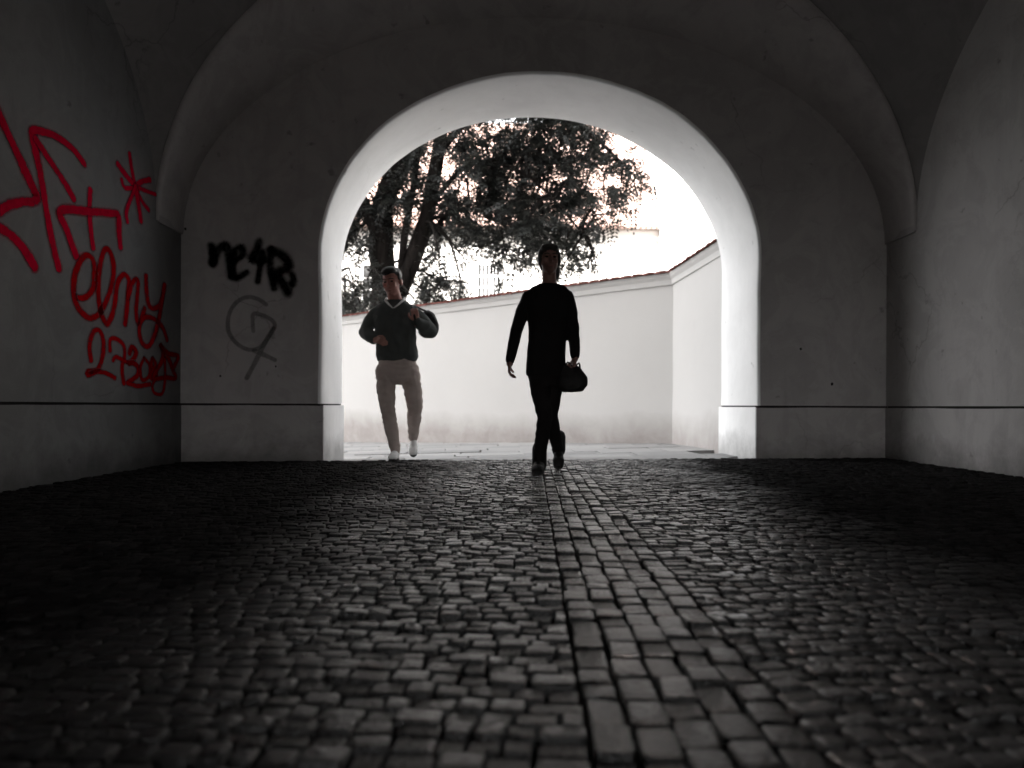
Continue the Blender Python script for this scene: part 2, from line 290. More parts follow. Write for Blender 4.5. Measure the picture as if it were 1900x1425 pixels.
# setts: pillow-topped stones, in transverse courses either side of five lengthwise courses
def sett_geo(rng):
    g_ = [-1, -0.80, 0.80, 1]; V = []; n = 4
    k = [rng.uniform(-0.12, 0.12) for _ in range(4)]
    for i, a in enumerate(g_):
        for j, b in enumerate(g_):
            e = (i in (0, 3)) + (j in (0, 3))
            z = 0.0 + rng.uniform(-0.05, 0.05) - (0.20, 0.20, 0.45)[e] * (e > 0) + k[0]*a + k[1]*b
            s_ = 0.93 if e == 2 else 1.0
            V.append([a*0.5*s_ + rng.uniform(-0.04, 0.04), b*0.5*s_ + rng.uniform(-0.04, 0.04), z])
    F = grid_faces(4, 4)
    rim = [0, 4, 8, 12, 13, 14, 15, 11, 7, 3, 2, 1]
    b0 = len(V); V += [[V[i][0], V[i][1], -3.0] for i in rim]
    m = len(rim)
    for q in range(m): F.append((rim[q], b0+q, b0+(q+1) % m, rim[(q+1) % m]))
    return V, F
SH = 0.012
setts = []                                   # (x, y, w, d, rot, dz)
RD = 0.025                                   # the lengthwise courses drift a little to the right
def strip_x(y): return 0.09 + RD*y
SW, NS = 0.067, 5
for k in range(NS):
    y = 0.75 + R.random()*0.1
    while y < 7.1:
        L = R.uniform(0.065, 0.12)
        x = strip_x(y+L/2) + (k+0.5)*SW + R.uniform(-.004, .004)
        if y+L < wall_y(x)+0.03: setts.append((x, y+L/2, SW-0.009, L-0.009, -math.atan(RD)+R.uniform(-.05, .05), R.uniform(-.006, .005)))
        y += L
def field(cx, cy, ang, xa, xb, bow):
    ca, sa = math.cos(ang), math.sin(ang)
    v = -7.0
    while v < 7.0:
        d = R.uniform(0.046, 0.060); u = -7.0 + R.random()*0.1; wob = R.uniform(-.01, .01)
        while u < 7.0:
            w_ = R.uniform(0.044, 0.078)
            uu, vv = u+w_/2, v+d/2 + bow*math.sin((u+w_/2)*2.1) + wob*math.sin(u*1.3)
            x, y = cx + uu*ca - vv*sa, cy + uu*sa + vv*ca
            lo, hi = max(x-w_/2, xa(y)), min(x+w_/2, xb(y))
            if 0 < xb(y)-hi < 0.03: hi = xb(y)
            if 0 < lo-xa(y) < 0.03: lo = xa(y)
            if 0.75 < y < wall_y(x)+0.02 and hi-lo > 0.028:
                x = (lo+hi)/2
                w_0, w_ = w_, hi-lo
                setts.append((x, y, w_-0.008, d-0.010, ang + bow*2.1*math.cos(uu*2.1) + R.uniform(-.05, .05), R.uniform(-.005, .005)))
                w_ = w_0
            u += w_
        v += d
field(-1.5, 4, -0.03, lambda y: -3.0, lambda y: strip_x(y)-0.002, 0.03)
field(2.0, 4, 0.22, lambda y: strip_x(y)+NS*SW+0.002, lambda y: 3.54, 0.05)
def shown(s):
    x, y = s[0], s[1]
    if abs(x)/y > 0.66 or (0.5/y) > 0.47: return -1
    return s[2]*s[3]*0.5/y**3
setts.sort(key=shown, reverse=True)
variants = []
for q in range(8):
    V, F = sett_geo(R); me = bpy.data.meshes.new('sett')
    me.from_pydata([tuple(v) for v in V], [], F); me.materials.append(M['sett'])
    me.polygons.foreach_set('use_smooth', [True]*len(me.polygons)); variants.append(me)
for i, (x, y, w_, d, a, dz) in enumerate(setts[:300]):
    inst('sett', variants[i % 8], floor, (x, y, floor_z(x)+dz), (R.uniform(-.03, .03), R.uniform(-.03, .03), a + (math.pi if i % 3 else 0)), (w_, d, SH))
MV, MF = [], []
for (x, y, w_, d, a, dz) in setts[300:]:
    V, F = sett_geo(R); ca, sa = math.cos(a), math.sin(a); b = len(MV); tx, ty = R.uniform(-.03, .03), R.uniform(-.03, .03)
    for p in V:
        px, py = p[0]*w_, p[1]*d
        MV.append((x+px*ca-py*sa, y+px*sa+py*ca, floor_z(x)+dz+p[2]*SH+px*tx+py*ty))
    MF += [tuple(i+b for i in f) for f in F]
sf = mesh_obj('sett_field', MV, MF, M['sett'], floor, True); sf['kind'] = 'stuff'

# courtyard paving beyond the threshold
pave = empty('courtyard_pavement'); tag(pave, kind='structure')
def slab_mesh():
    bm = bmesh.new(); bmesh.ops.create_cube(bm, size=1.0); bmesh.ops.translate(bm, verts=bm.verts, vec=(0, 0, -0.5))
    for v in bm.verts: v.co.x += R.uniform(-.012, .012); v.co.y += R.uniform(-.02, .02)
    bmesh.ops.bevel(bm, geom=[e for e in bm.edges if all(v.co.z > -.1 for v in e.verts)], offset=0.016, segments=1, affect='EDGES')
    me = bpy.data.meshes.new('paving_slab'); bm.to_mesh(me); bm.free(); me.materials.append(M['slab']); return me
sm = [slab_mesh() for _ in range(4)]
v = 0.06
def yard_edge(x): return 10.65 + (2.22-x)*0.955      # foot of the long courtyard wall
while v < 9.5:
    d = R.choice((0.42, 0.5, 0.55, 0.6)); u = -6 + R.random()*0.5
    while u < 2.6:
        L = R.uniform(0.55, 1.0); c = W(u+L/2, v+d/2, 0)
        inside = v+d/2 > THICK or abs(u+L/2) < HALF+0.3
        if inside and c.y < yard_edge(c.x)+0.2 and c.x-L/2 < 2.25 and not (v < THICK and abs(u+L/2)+L/2 > HALF+0.55):
            sx = (yard_z(c.x+.1, c.y)-yard_z(c.x-.1, c.y))/.2
            inst('slab', sm[R.randrange(4)], pave, (c.x, c.y, ground_z(c.x, c.y)+R.uniform(-.006, .006)), (R.uniform(-.006, .006), -sx, A), (L-0.014, d-0.014, 0.09))
        u += L
    v += d
# ------------------------------------------------------------------ the building over the passage
bld = empty('passage_building', (OX, OY, 0))
tag(bld, 'whitewashed vaulted carriage passage with a wide arch opening to the courtyard', 'building')
def child(o):
    o.parent = bld; o.matrix_parent_inverse = Matrix.Translation((-OX, -OY, 0)); return o
def part(name, V, F, mat, smooth=False, parent=None):
    o = mesh_obj(name, V, F, mat, None, smooth)
    if parent is None: return child(o)
    o.parent = parent; o.matrix_parent_inverse = parent.matrix_world.inverted() if False else Matrix.Identity(4)
    return o
def wob(p, amp, s=1.7): return noise.noise(Vector(p)*s)*amp

# arch outline (u, z, outward normal into the masonry)
def outline(z0, half=HALF, spring=SPRING, rise=RISE, n=72):
    P = []
    for k in range(9): P.append((-half, z0+(spring-z0)*k/8, -1, 0))
    for k in range(1, n):
        t = math.pi - math.pi*k/n; nx, nz = math.cos(t)/half, math.sin(t)/rise; L = math.hypot(nx, nz)
        P.append((half*math.cos(t), spring+rise*math.sin(t), nx/L, nz/L))
    for k in range(8, -1, -1): P.append((half, z0+(spring-z0)*k/8, 1, 0))
    return P
ring = outline(PL+0.012)
prof = [(0, .03), (0.004, .015), (0.012, .005), (0.03, 0), (0.2, 0), (0.5, 0), (0.8, 0), (THICK-.03, 0), (THICK-.012, .005), (THICK-.004, .015), (THICK, .03)]
V = []
for (u, z, nu, nz) in ring:
    for (n, off) in prof:
        d = off + wob((u, n, z), 0.014, 1.3) + wob((u, n, z), 0.004, 6)
        V.append(W(u+nu*d, n, z+nz*d))
nprof = len(prof)
F = [(i*nprof+j, i*nprof+j+1, (i+1)*nprof+j+1, (i+1)*nprof+j) for i in range(len(ring)-1) for j in range(nprof-1)]
part('arch_lining', V, F, M['lining'], True)

def pierced(name, n, ulo, uhi, z0, ztop, mat, edge):
    """wall sheet at depth n with the arch cut out; its hole follows the lining's rim"""
    V, F = [], []
    H = []
    for i, (u, z, nu, nz) in enumerate(ring):
        d = .03 + wob((u, edge, z), 0.014, 1.3) + wob((u, edge, z), 0.004, 6)
        H.append((u+nu*d, z+nz*d))
    H[0] = (H[0][0], z0); H[-1] = (H[-1][0], z0)
    for (u, z) in H: V.append(W(u, n, z))
    m = len(H); b = m
    for i, (u, z) in enumerate(H):
        if i <= 8: V.append(W(ulo, n, z))
        elif i >= m-9: V.append(W(uhi, n, z))
        else:
            t = (i-8)/(m-17); V.append(W(ulo+(uhi-ulo)*t, n, ztop))
    for i in range(m-1):
        if i == 8: F.append((8, b+9, 9))
        elif i == m-10: F.append((m-10, b+m-10, m-9))
        else: F.append((i, b+i, b+i+1, i+1))
    c0 = len(V); V += [W(ulo, n, ztop), W(uhi, n, ztop)]
    F.append((8, b+8, c0, b+9)); F.append((m-9, b+m-10, c0+1, b+m-9))
    o = part(name, V, F, mat); return o
u_of = lambda x: (x-OX)/math.cos(A)
arch_wall = pierced('arch_wall', 0.0, u_of(-3.06), u_of(XR+.04), PL+0.012, TOPZ, M['arch'], 0.0)

def strip(name, path, z0, z1, mat, off=0.0, nz=1, smooth=False, zbot=None):
    """upright sheet along a plan path; off pushes it to the left of the path's direction"""
    P = [Vector((p[0], p[1])) for p in path]; Q = []
    for i, p in enumerate(P):
        a = (P[i]-P[i-1]).normalized() if i > 0 else (P[1]-P[0]).normalized()
        b = (P[i+1]-P[i]).normalized() if i < len(P)-1 else a
        na, nb = Vector((-a.y, a.x)), Vector((-b.y, b.x)); m = (na+nb).normalized()
        Q.append(p + m*off/max(0.5, m.dot(na)))
    V, F = [], []
    for q in Q:
        for k in range(nz+1):
            V.append((q.x, q.y, z0+(z1-z0)*k/nz))
    for i in range(len(Q)-1):
        for k in range(nz):
            F.append((i*(nz+1)+k, (i+1)*(nz+1)+k, (i+1)*(nz+1)+k+1, i*(nz+1)+k+1))
    return part(name, V, F, mat, smooth)
def pt(u, n): p = W(u, n, 0); return (p.x, p.y)
strip('right_wall', [(XR, wall_y(XR)), (XR, 3.0), (XR, -5.0)], PL+0.012, TOPZ, M['inner'])
def plinth(name, path, mat, sgn=1):
    P = []
    for i in range(len(path)-1):                               # hand-run: the top edge wanders a few millimetres
        a, c = Vector(path[i]), Vector(path[i+1]); n = max(1, int((c-a).length/0.12))
        P += [tuple(a.lerp(c, k/n)) for k in range(n)]
    P.append(tuple(path[-1]))
    o = strip(name, P, -0.06, PL-0.004, mat, 0.014*sgn, 1, False)
    for v in o.data.vertices:
        if v.co.z > 0.3: v.co.z += wob((v.co.x, v.co.y, 3), 0.006, 2.7) - 0.002
    strip(name.replace('plinth', 'groove'), path, PL-0.02, PL+0.03, M['groove'], -0.014*sgn)
    return o
plinth('right_plinth', [(XR, wall_y(XR)), (XR, 3.0), (XR, -5.0)], M['inner'], -1)
plinth('arch_plinth', [pt(u_of(-3.04), 0), pt(-HALF, 0), pt(-HALF, THICK)], M['arch'], -1)
plinth('arch_plinth', [pt(HALF, THICK), pt(HALF, 0), pt(u_of(XR+.02), 0)], M['arch'], -1)
# the jamb plinths carry the lining's whitewash
for s in (-1, 1):
    path = [pt(s*HALF, 0.001), pt(s*HALF, THICK)] if s < 0 else [pt(s*HALF, THICK), pt(s*HALF, 0.001)]
    strip('jamb_plinth', path, -0.2, PL-0.002, M['lining'], -0.018)

yb = wall_y(XL)
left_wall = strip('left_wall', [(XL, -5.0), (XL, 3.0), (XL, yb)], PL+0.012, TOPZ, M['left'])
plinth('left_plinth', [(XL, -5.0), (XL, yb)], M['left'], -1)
RO = (-1.3, 1.9, 3.1); RY = -6.2                              # unseen rear opening, added and sized to light the arch wall
mb = MB()
for (yy, xa, xb) in ((-5.0, XL, XR), (RY, -30.0, 28.3)):
    mb.quad((xa, yy, -.4), (RO[0], yy, -.4), (RO[0], yy, TOPZ), (xa, yy, TOPZ)); mb.quad((RO[1], yy, -.4), (xb, yy, -.4), (xb, yy, TOPZ), (RO[1], yy, TOPZ)); mb.quad((RO[0], yy, RO[2]), (RO[1], yy, RO[2]), (RO[1], yy, TOPZ), (RO[0], yy, TOPZ))
for xx in RO[:2]: mb.quad((xx, -5.0, -.4), (xx, RY, -.4), (xx, RY, RO[2]), (xx, -5.0, RO[2]))
mb.quad((RO[0], -5.0, RO[2]), (RO[1], -5.0, RO[2]), (RO[1], RY, RO[2]), (RO[0], RY, RO[2]))
child(mb.build('rear_wall', M['inner']))

# vault: two domed bays, each rising from an arch curve on all four sides
XC, HW = (XL+XR)/2, (XR-XL)/2
SPR = 2.06
def vault_bay(name, ya, yb_, nu=72, nv=56):
    V = []
    for i in range(nu+1):
        u = math.sin(math.pi*(i/nu-0.5)); x = XC + HW*u
        for j in range(nv+1):
            v = math.sin(math.pi*(j/nv-0.5)); y = ya(x) + (yb_(x)-ya(x))*(v+1)/2
            barrel = 2.8*2.8*max(0, 1-u*u); lun = 1.9*1.9*max(0, 1-v*v)
            z = SPR + math.sqrt(barrel+lun)
            V.append((x, y, z + wob((x, y, z), 0.012, 1.1)))
    return part(name, V, grid_faces(nu+1, nv+1), M['vault'], True)
front_y = lambda x: 6.65+0.04*x
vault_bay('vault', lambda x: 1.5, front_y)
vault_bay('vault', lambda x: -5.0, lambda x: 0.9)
# transverse band between the bays and the splayed cell against the arch wall
def band(name, fa, ra, fb, rb, ins_a, ins_b, n=80, mat='arch'):
    V = []; S = 7
    for i in range(n+1):
        t = math.pi*(1-i/n)
        for k in range(-1, S+1):
            s = max(0, k)/S; lip = 0.03 if k < 0 else 0.0; e = s*s*(3-2*s)*0.35+s*0.65
            hw = HW-(ins_a*(1-s)+ins_b*s)+lip; u = math.cos(t)
            x = XC+hw*u; ya, yb2 = fa(x), fb(x)
            r = ra+(rb-ra)*e+lip
            z = SPR+r*math.sin(t)
            V.append((x, ya+(yb2-ya)*s, z+wob((x, s, z), 0.010, 1.4)*math.sin(t)))
    return part(name, V, grid_faces(n+1, S+2), M[mat], True)
band('vault_cell', lambda x: front_y(x)-0.02, 2.80, lambda x: wall_y(x)+0.004, 2.05, 0.014, 0.02)
band('transverse_band', lambda x: 0.9, 2.8, lambda x: 1.5, 2.8, 0.0, 0.0)
for (xa, xb) in ((XL-0.04, XL+0.018), (XR-0.018, XR+.04)):
    mb = MB()
    mb.add([(xa, front_y(xa)+.01, SPR-.012), (xb, front_y(xb)+.01, SPR-.012), (xb, wall_y(xb)+.01, SPR-.012), (xa, wall_y(xa)+.01, SPR-.012),
            (xa, front_y(xa)+.01, SPR+.05), (xb, front_y(xb)+.01, SPR+.05), (xb, wall_y(xb)+.01, SPR+.05), (xa, wall_y(xa)+.01, SPR+.05)],
           [(0,3,2,1),(0,1,5,4),(1,2,6,5),(2,3,7,6),(3,0,4,7)])
    child(mb.build('springer', M['inner']))

# outside: courtyard front, far sides and the storeys above
pierced('courtyard_front', THICK, u_of(-30.0), 28.0, -0.3, TOPZ, M['facade'], THICK)
pf = W(28.0, THICK, 0)
mb = MB(); pl_, pr_ = W(u_of(-30.0), THICK, 0), W(28.0, THICK, 0)
fp = [(pl_.x, pl_.y), (pr_.x, pr_.y), (pr_.x, -6.2), (pl_.x, -6.2)]
V = [(x, y, z) for z in (TOPZ+.002, 24.0) for (x, y) in fp]
mb.add(V, [(3, 2, 1, 0), (0, 1, 5, 4), (1, 2, 6, 5), (2, 3, 7, 6), (3, 0, 4, 7), (4, 5, 6, 7)])
child(mb.build('upper_storeys', M['facade']))
mb = MB(); mb.quad((pr_.x, -6.2, -.4), (pr_.x, pr_.y, -.4), (pr_.x, pr_.y, TOPZ), (pr_.x, -6.2, TOPZ))
child(mb.build('outer_wall', M['facade'])); mb = MB()
mb.quad((pl_.x, -6.2, -.4), (pl_.x, pl_.y, -.4), (pl_.x, pl_.y, TOPZ), (pl_.x, -6.2, TOPZ))
child(mb.build('outer_wall', M['facade']))
mb = MB(); e = 0.9
ridge = [(pl_.x, 0.2, 27.5), (pr_.x, 0.8, 27.5)]
V = [(fp[0][0]-.3, fp[0][1]+.5, 23.95), (fp[1][0], fp[1][1]+.5, 23.95), (fp[2][0], fp[2][1]-.5, 23.95), (fp[3][0]-.3, fp[3][1]-.5, 23.95), ridge[0], ridge[1]]
mb.add(V, [(0, 1, 5, 4), (2, 3, 4, 5), (3, 0, 4), (1, 2, 5), (3, 2, 1, 0)])
child(mb.build('roof', M['tile']))

# graffiti: painted strokes lying on the plaster
def graffiti(name, strokes, width, mat, place, nrm, parent, label, wvar=0.2, step=0.012, broad=1.0):
    V, F, UVs = [], [], []; rr = random.Random(len(strokes))
    for si, st in enumerate(strokes):
        P = spline([(a, b, 0) for a, b in st], step); wv = width*rr.uniform(1-wvar, 1+wvar)/2
        d0 = (P[0]-P[1]).normalized(); d1 = (P[-1]-P[-2]).normalized()
        Q = [(P[0]+d0*wv, 1.0)] + [(p, 0.0) for p in P] + [(P[-1]+d1*wv, 1.0)]
        b = len(V); off = 0.003 + 0.0005*si
        for i, (p, o_) in enumerate(Q):
            t = (Q[min(i+1, len(Q)-1)][0]-Q[max(i-1, 0)][0]).normalized(); s_ = Vector((-t.y, t.x, 0))
            ww = wv*(1+0.18*noise.noise(Vector((p.x*6, p.y*6, si))))
            for sg in (-1, 1):
                q = p + Vector((s_.x*broad, s_.y, 0))*ww*sg; V.append(place(q.x, q.y) + nrm*off); UVs.append((o_, sg))
        for i in range(len(Q)-1): F.append((b+2*i, b+2*i+1, b+2*i+3, b+2*i+2))
    o = part(name, V, F, mat)
    uvl = o.data.uv_layers.new(name='across')
    for lp in o.data.loops: uvl.data[lp.index].uv = UVs[lp.vertex_index]
    o.parent = parent; o.matrix_parent_inverse = parent.matrix_world.inverted() if False else Matrix.Identity(4)
    o['label'] = label
    return o
on_left = lambda a, b: Vector((XL, a, b)); nl = Vector((1, 0, 0))
on_arch = lambda a, b: W(a, 0, b); na = -EN
graffiti('graffiti', RED_BIG, 0.082, M['red'], on_left, nl, left_wall, 'large angular bright red spray strokes on the left wall', broad=1.35)
graffiti('graffiti', RED_STAR, 0.064, M['red'], on_left, nl, left_wall, 'bright red sprayed star of eight strokes', broad=1.4)
graffiti('graffiti', RED_WORD, 0.074, M['darkred'], on_left, nl, left_wall, 'dark red looping sprayed word below the big strokes', broad=1.55)
graffiti('graffiti', RED_NUMBER, 0.056, M['darkred'], on_left, nl, left_wall, 'dark red sprayed number with a scribbled tail', broad=1.55)
graffiti('graffiti', BLACK_TAG, 0.115, M['black'], on_arch, na, arch_wall, 'thick blurred black spray tag on the arch wall')
graffiti('graffiti', GREY_TAG, 0.055, M['grey'], on_arch, na, arch_wall, 'faint grey painted letter in a loop with a tail')

# small dark fixings and chips in the plaster
def chips():
    mb = MB()
    for (u, z, r) in ((u_of(-2.98), 2.10, .012), (-3.0, 3.05, .016), (-2.95, .76, .010), (2.45, 1.05, .014), (2.75, .72, .014), (-2.45, .85, .010)):
        c = W(u, -0.006, z); n = 7
        V = [c + EU*math.cos(2*math.pi*k/n)*r*R.uniform(.6, 1.2) + Vector((0, 0, 1))*math.sin(2*math.pi*k/n)*r*R.uniform(.6, 1.4) for k in range(n)]
        V.append(c - EN*0.006)
        mb.add(V, [(k, (k+1) % n, n) for k in range(n)])
    o = mb.build('plaster_chip', M['groove']); child(o); o['kind'] = 'stuff'
chips()

# ------------------------------------------------------------------ courtyard wall
cw = empty('courtyard_wall', (2.22, 10.65, 0)); tag(cw, 'pale plastered courtyard wall with red tile coping beyond the arch', 'wall')
def cwpart(o): o.parent = cw; o.matrix_parent_inverse = Matrix.Translation((-2.22, -10.65, 0)); return o
CA, CB, CC = Vector((2.36, 8.30, 0)), Vector((2.22, 10.65, 0)), Vector((-9.5, 21.85, 0))
HT = 2.36
def wall_run(a, b, ta, tb, name):
    d = (b-a).normalized(); nrm = Vector((d.y, -d.x, 0))          # away from the courtyard
    if name == 'side_wall': nrm = Vector((1, 0.05, 0)).normalized()
    L = (b-a).length; up = Vector((0, 0, 1))
    # plastered body, subdivided so that its face can be slightly uneven
    V = []; n = int(L/0.25)+1; m = 10
    for i in range(n+1):
        for k in range(m+1):
            p = a + d*(L*i/n) + up*(-0.6+(HT-0.17+0.6)*k/m); p = p + nrm*wob(p, 0.012, 1.1); V.append(p)
    F = grid_faces(n+1, m+1)
    b0 = len(V); V += [a+nrm*0.4+up*-.6, b+nrm*0.4+up*-.6, b+nrm*0.4+up*(HT-.17), a+nrm*0.4+up*(HT-.17)]; F.append((b0, b0+1, b0+2, b0+3))
    cwpart(mesh_obj(name, V, F, M['yard'], None, True))
    mb = MB()                                                     # moulded cornice under the tiles
    prof_ = [(0.0, HT-.175), (-0.02, HT-.17), (-0.025, HT-.10), (-0.05, HT-.06), (-0.06, HT-.012), (0.44, HT-.012), (0.42, HT-.175)]
    V = [p + nrm*q + up*z for p in (a - d*ta, b + d*tb) for (q, z) in prof_]; k = len(prof_)
    mb.add(V, [(i, (i+1) % k, k+(i+1) % k, k+i) for i in range(k)])
    cwpart(mb.build('cornice', M['yard']))
    return d, nrm, L
def tile_mesh():
    V, F = [], []; n = 8                                          # half-round tile tapering up the slope
    for (y, r, z) in ((0, 0.104, 0.0), (0.36, 0.095, 0.07)):
        for k in range(n+1):
            t = math.pi*k/n; V.append((r*math.cos(t), y, z+r*0.16*math.sin(t)))
        for k in range(n+1):
            t = math.pi*k/n; V.append(((r-.015)*math.cos(t), y, z-.012+(r-.015)*0.16*math.sin(t)))
    m = n+1
    for k in range(n): F += [(k, k+1, 2*m+k+1, 2*m+k), (m+k+1, m+k, 3*m+k, 3*m+k+1), (k, m+k, m+k+1, k+1)]
    me = bpy.data.meshes.new('coping_tile'); me.from_pydata(V, [], F); me.materials.append(M['tile']); return me
tm = tile_mesh()
for (a, b, nm, ta, tb) in ((CA, CB, 'side_wall', 0.0, 0.06), (CB, CC, 'long_wall', 0.06, 0)):
    d, nrm, L = wall_run(a, b, ta, tb, nm)
    az = math.atan2(nrm.y, nrm.x)-math.pi/2
    for i in range(int(L/0.2)):
        p = a + d*(0.1+0.2*i) - nrm*0.10 + Vector((0, 0, HT-.008+R.uniform(-.006, .006)))
        o = inst('coping_tile', tm, cw, p - Vector((2.22, 10.65, 0)), (0, 0, az+R.uniform(-.02, .02)))
        p2 = a + d*(0.1+0.2*i) + nrm*0.52 + Vector((0, 0, HT-.008))
        inst('coping_tile', tm, cw, p2 - Vector((2.22, 10.65, 0)), (0, 0, az+math.pi))

# ------------------------------------------------------------------ houses behind
def window(mbp, parent, x0, x1, y, z0, z1, nx, nz, base, frame=0.05, grille=False):
    V0 = Vector(base)
    mb = MB(); mb.box(x0, x1, y-0.02, y+0.02, z0, z1); f = mb.build('window', M['glass'], parent)
    fr = MB(); t = frame
    fr.box(x0-t, x1+t, y-.06, y-.021, z1, z1+t); fr.box(x0-t, x1+t, y-.06, y-.021, z0-t, z0); fr.box(x0-t, x0, y-.06, y-.021, z0, z1); fr.box(x1, x1+t, y-.06, y-.021, z0, z1)
    for k in range(1, nx): xx = x0+(x1-x0)*k/nx; fr.box(xx-t/2.5, xx+t/2.5, y-.055, y-.021, z0, z1)
    for k in range(1, nz): zz = z0+(z1-z0)*k/nz; fr.box(x0, x1, y-.05, y-.021, zz-t/2.5, zz+t/2.5)
    fr.build('window_grille' if grille else 'frame', M['grille'] if grille else M['whiteframe'], f)
hA = empty('red_roofed_house', (0, 32, -0.4)); tag(hA, 'sunlit white house with red tiled roof behind the tree', 'house')
X0, X1, ZE = -14.0, 6.1, 8.3
mb = MB(); mb.box(X0, X1, 0, 9, 0, ZE); mb.build('wall', M['farwall'], hA)
mb = MB(); mb.box(X0-.1, X1+.05, -.12, -.002, ZE-.55, ZE-.12); mb.build('cornice', M['farband'], hA)
V = []; nr = int((X1-X0+.4)/0.11)
for i in range(nr+1):
    x = X0-.2+i*0.11; up = 0.07*(i % 2)
    for (y, z) in ((-.45, ZE-.10), (6.2, ZE+6.6)): V.append((x, y, z+up - (0.0)))
roof = mesh_obj('roof', V, [(i*2, i*2+2, i*2+3, i*2+1) for i in range(nr)], M['rooftile'], hA)
mb = MB()
for i in range(int((X1-X0)/0.22)): mb.tube([(X0+.1+i*.22, -.5, ZE-.08), (X0+.1+i*.22, -.25, ZE+.14)], [.085, .085], 6)
et = mb.build('eave_tile', M['rooftile'], roof); et['kind'] = 'stuff'
mb = MB(); mb.add([(X0-.2, 12.9, ZE-.1), (X1+.2, 12.9, ZE-.1), (X1+.2, 6.2, ZE+6.6), (X0-.2, 6.2, ZE+6.6)], [(0, 1, 2, 3)]); mb.build('rear_roof', M['rooftile'], hA)
window(None, hA, -1.42, -0.52, -.02, 5.35, 6.75, 6, 3, (0, 0, 0), 0.07, True)
window(None, hA, 4.98, 5.32, -.02, 5.85, 6.4, 2, 2, (0, 0, 0), 0.06)
window(None, hA, 5.52, 5.86, -.02, 5.85, 6.4, 2, 2, (0, 0, 0), 0.06)
window(None, hA, -6.2, -5.3, -.02, 5.2, 6.7, 2, 3, (0, 0, 0), 0.07); window(None, hA, -9.2, -8.3, -.02, 5.2, 6.7, 2, 3, (0, 0, 0), 0.07)
hB = empty('tall_white_house', (6.12, 26, -0.4)); tag(hB, 'tall overexposed white house with pale windows at the right', 'house')
mb = MB(); mb.box(0, 14, 0, 5.85, 0, 15); mb.build('wall', M['farwall'], hB)
for py_ in (0.0, 2.6, 5.58): mb = MB(); mb.box(-.06, -.002, py_, py_+.25, 0, 14.4); mb.build('pilaster', M['farband'], hB)
mb = MB(); mb.box(-.35, 14.3, -.35, 5.85, 15.0, 15.5); mb.build('cornice', M['farband'], hB)
V = [(-.45, -.45, 15.5), (14.4, -.45, 15.5), (14.4, 5.9, 15.5), (-.45, 5.9, 15.5), (3, 2.9, 18), (11, 2.9, 18)]
mesh_obj('roof', V, [(0, 1, 5, 4), (1, 2, 5), (2, 3, 4, 5), (3, 0, 4)], M['rooftile'], hB)
def side_window(parent, y0, y1, z0, z1):
    mb = MB(); mb.box(-.02, .02, y0, y1, z0, z1); f = mb.build('window', M['glass'], parent); fr = MB(); t = .09
    fr.box(-.06, -.021, y0-t, y1+t, z1, z1+t); fr.box(-.06, -.021, y0-t, y1+t, z0-t, z0); fr.box(-.06, -.021, y0-t, y0, z0, z1); fr.box(-.06, -.021, y1, y1+t, z0, z1)
    fr.box(-.055, -.021, (y0+y1)/2-.05, (y0+y1)/2+.05, z0, z1)
    for q in (.35, .68): fr.box(-.05, -.021, y0, y1, z0+(z1-z0)*q-.04, z0+(z1-z0)*q+.04)
    fr.build('frame', M['whiteframe'], f)
for zb in (1.5, 5.0, 8.0, 11.3):
    for yw in (0.8, 3.3, 4.5): side_window(hB, yw, yw+.75, zb, zb+2.2)
    for xw in (1.2, 3.2, 5.2, 7.2): window(None, hB, xw, xw+.8, -.02, zb, zb+2.2, 2, 3, (0, 0, 0), 0.09)

# ------------------------------------------------------------------ trees behind the wall
def leaf_cloud(specs, rng):
    """pinnate leaves: a drooping stalk with pairs of pointed leaflets"""
    V, F = [], []
    for (c, dirn, L) in specs:
        t = Vector(dirn).normalized(); side = t.cross(Vector((0, 0, 1)))
        if side.length < .1: side = Vector((1, 0, 0))
        side.normalize(); side = Quaternion(t, rng.uniform(-.9, .9)) @ side; nrm = side.cross(t)
        np_ = rng.choice((4, 5, 6)); p = Vector(c)
        for k in range(np_+1):
            s = k/np_; q = p + t*(L*s) - Vector((0, 0, 1))*(0.3*L*s*s)
            for sg in ((-1, 1) if k < np_ else (0,)):
                dl = (side*sg*0.9 + t*(0.45 if sg else 1.0) - Vector((0, 0, .25)) + nrm*rng.uniform(-.25, .25)).normalized()
                ll = L*rng.uniform(0.30, 0.42)*(1-.25*s); wd = ll*0.25; ws = dl.cross(nrm).normalized()*wd
                b = len(V); V += [q, q+dl*ll*.45+ws+nrm*.006, q+dl*ll, q+dl*ll*.45-ws+nrm*.006]; F.append((b, b+1, b+2, b+3))
    return V, F
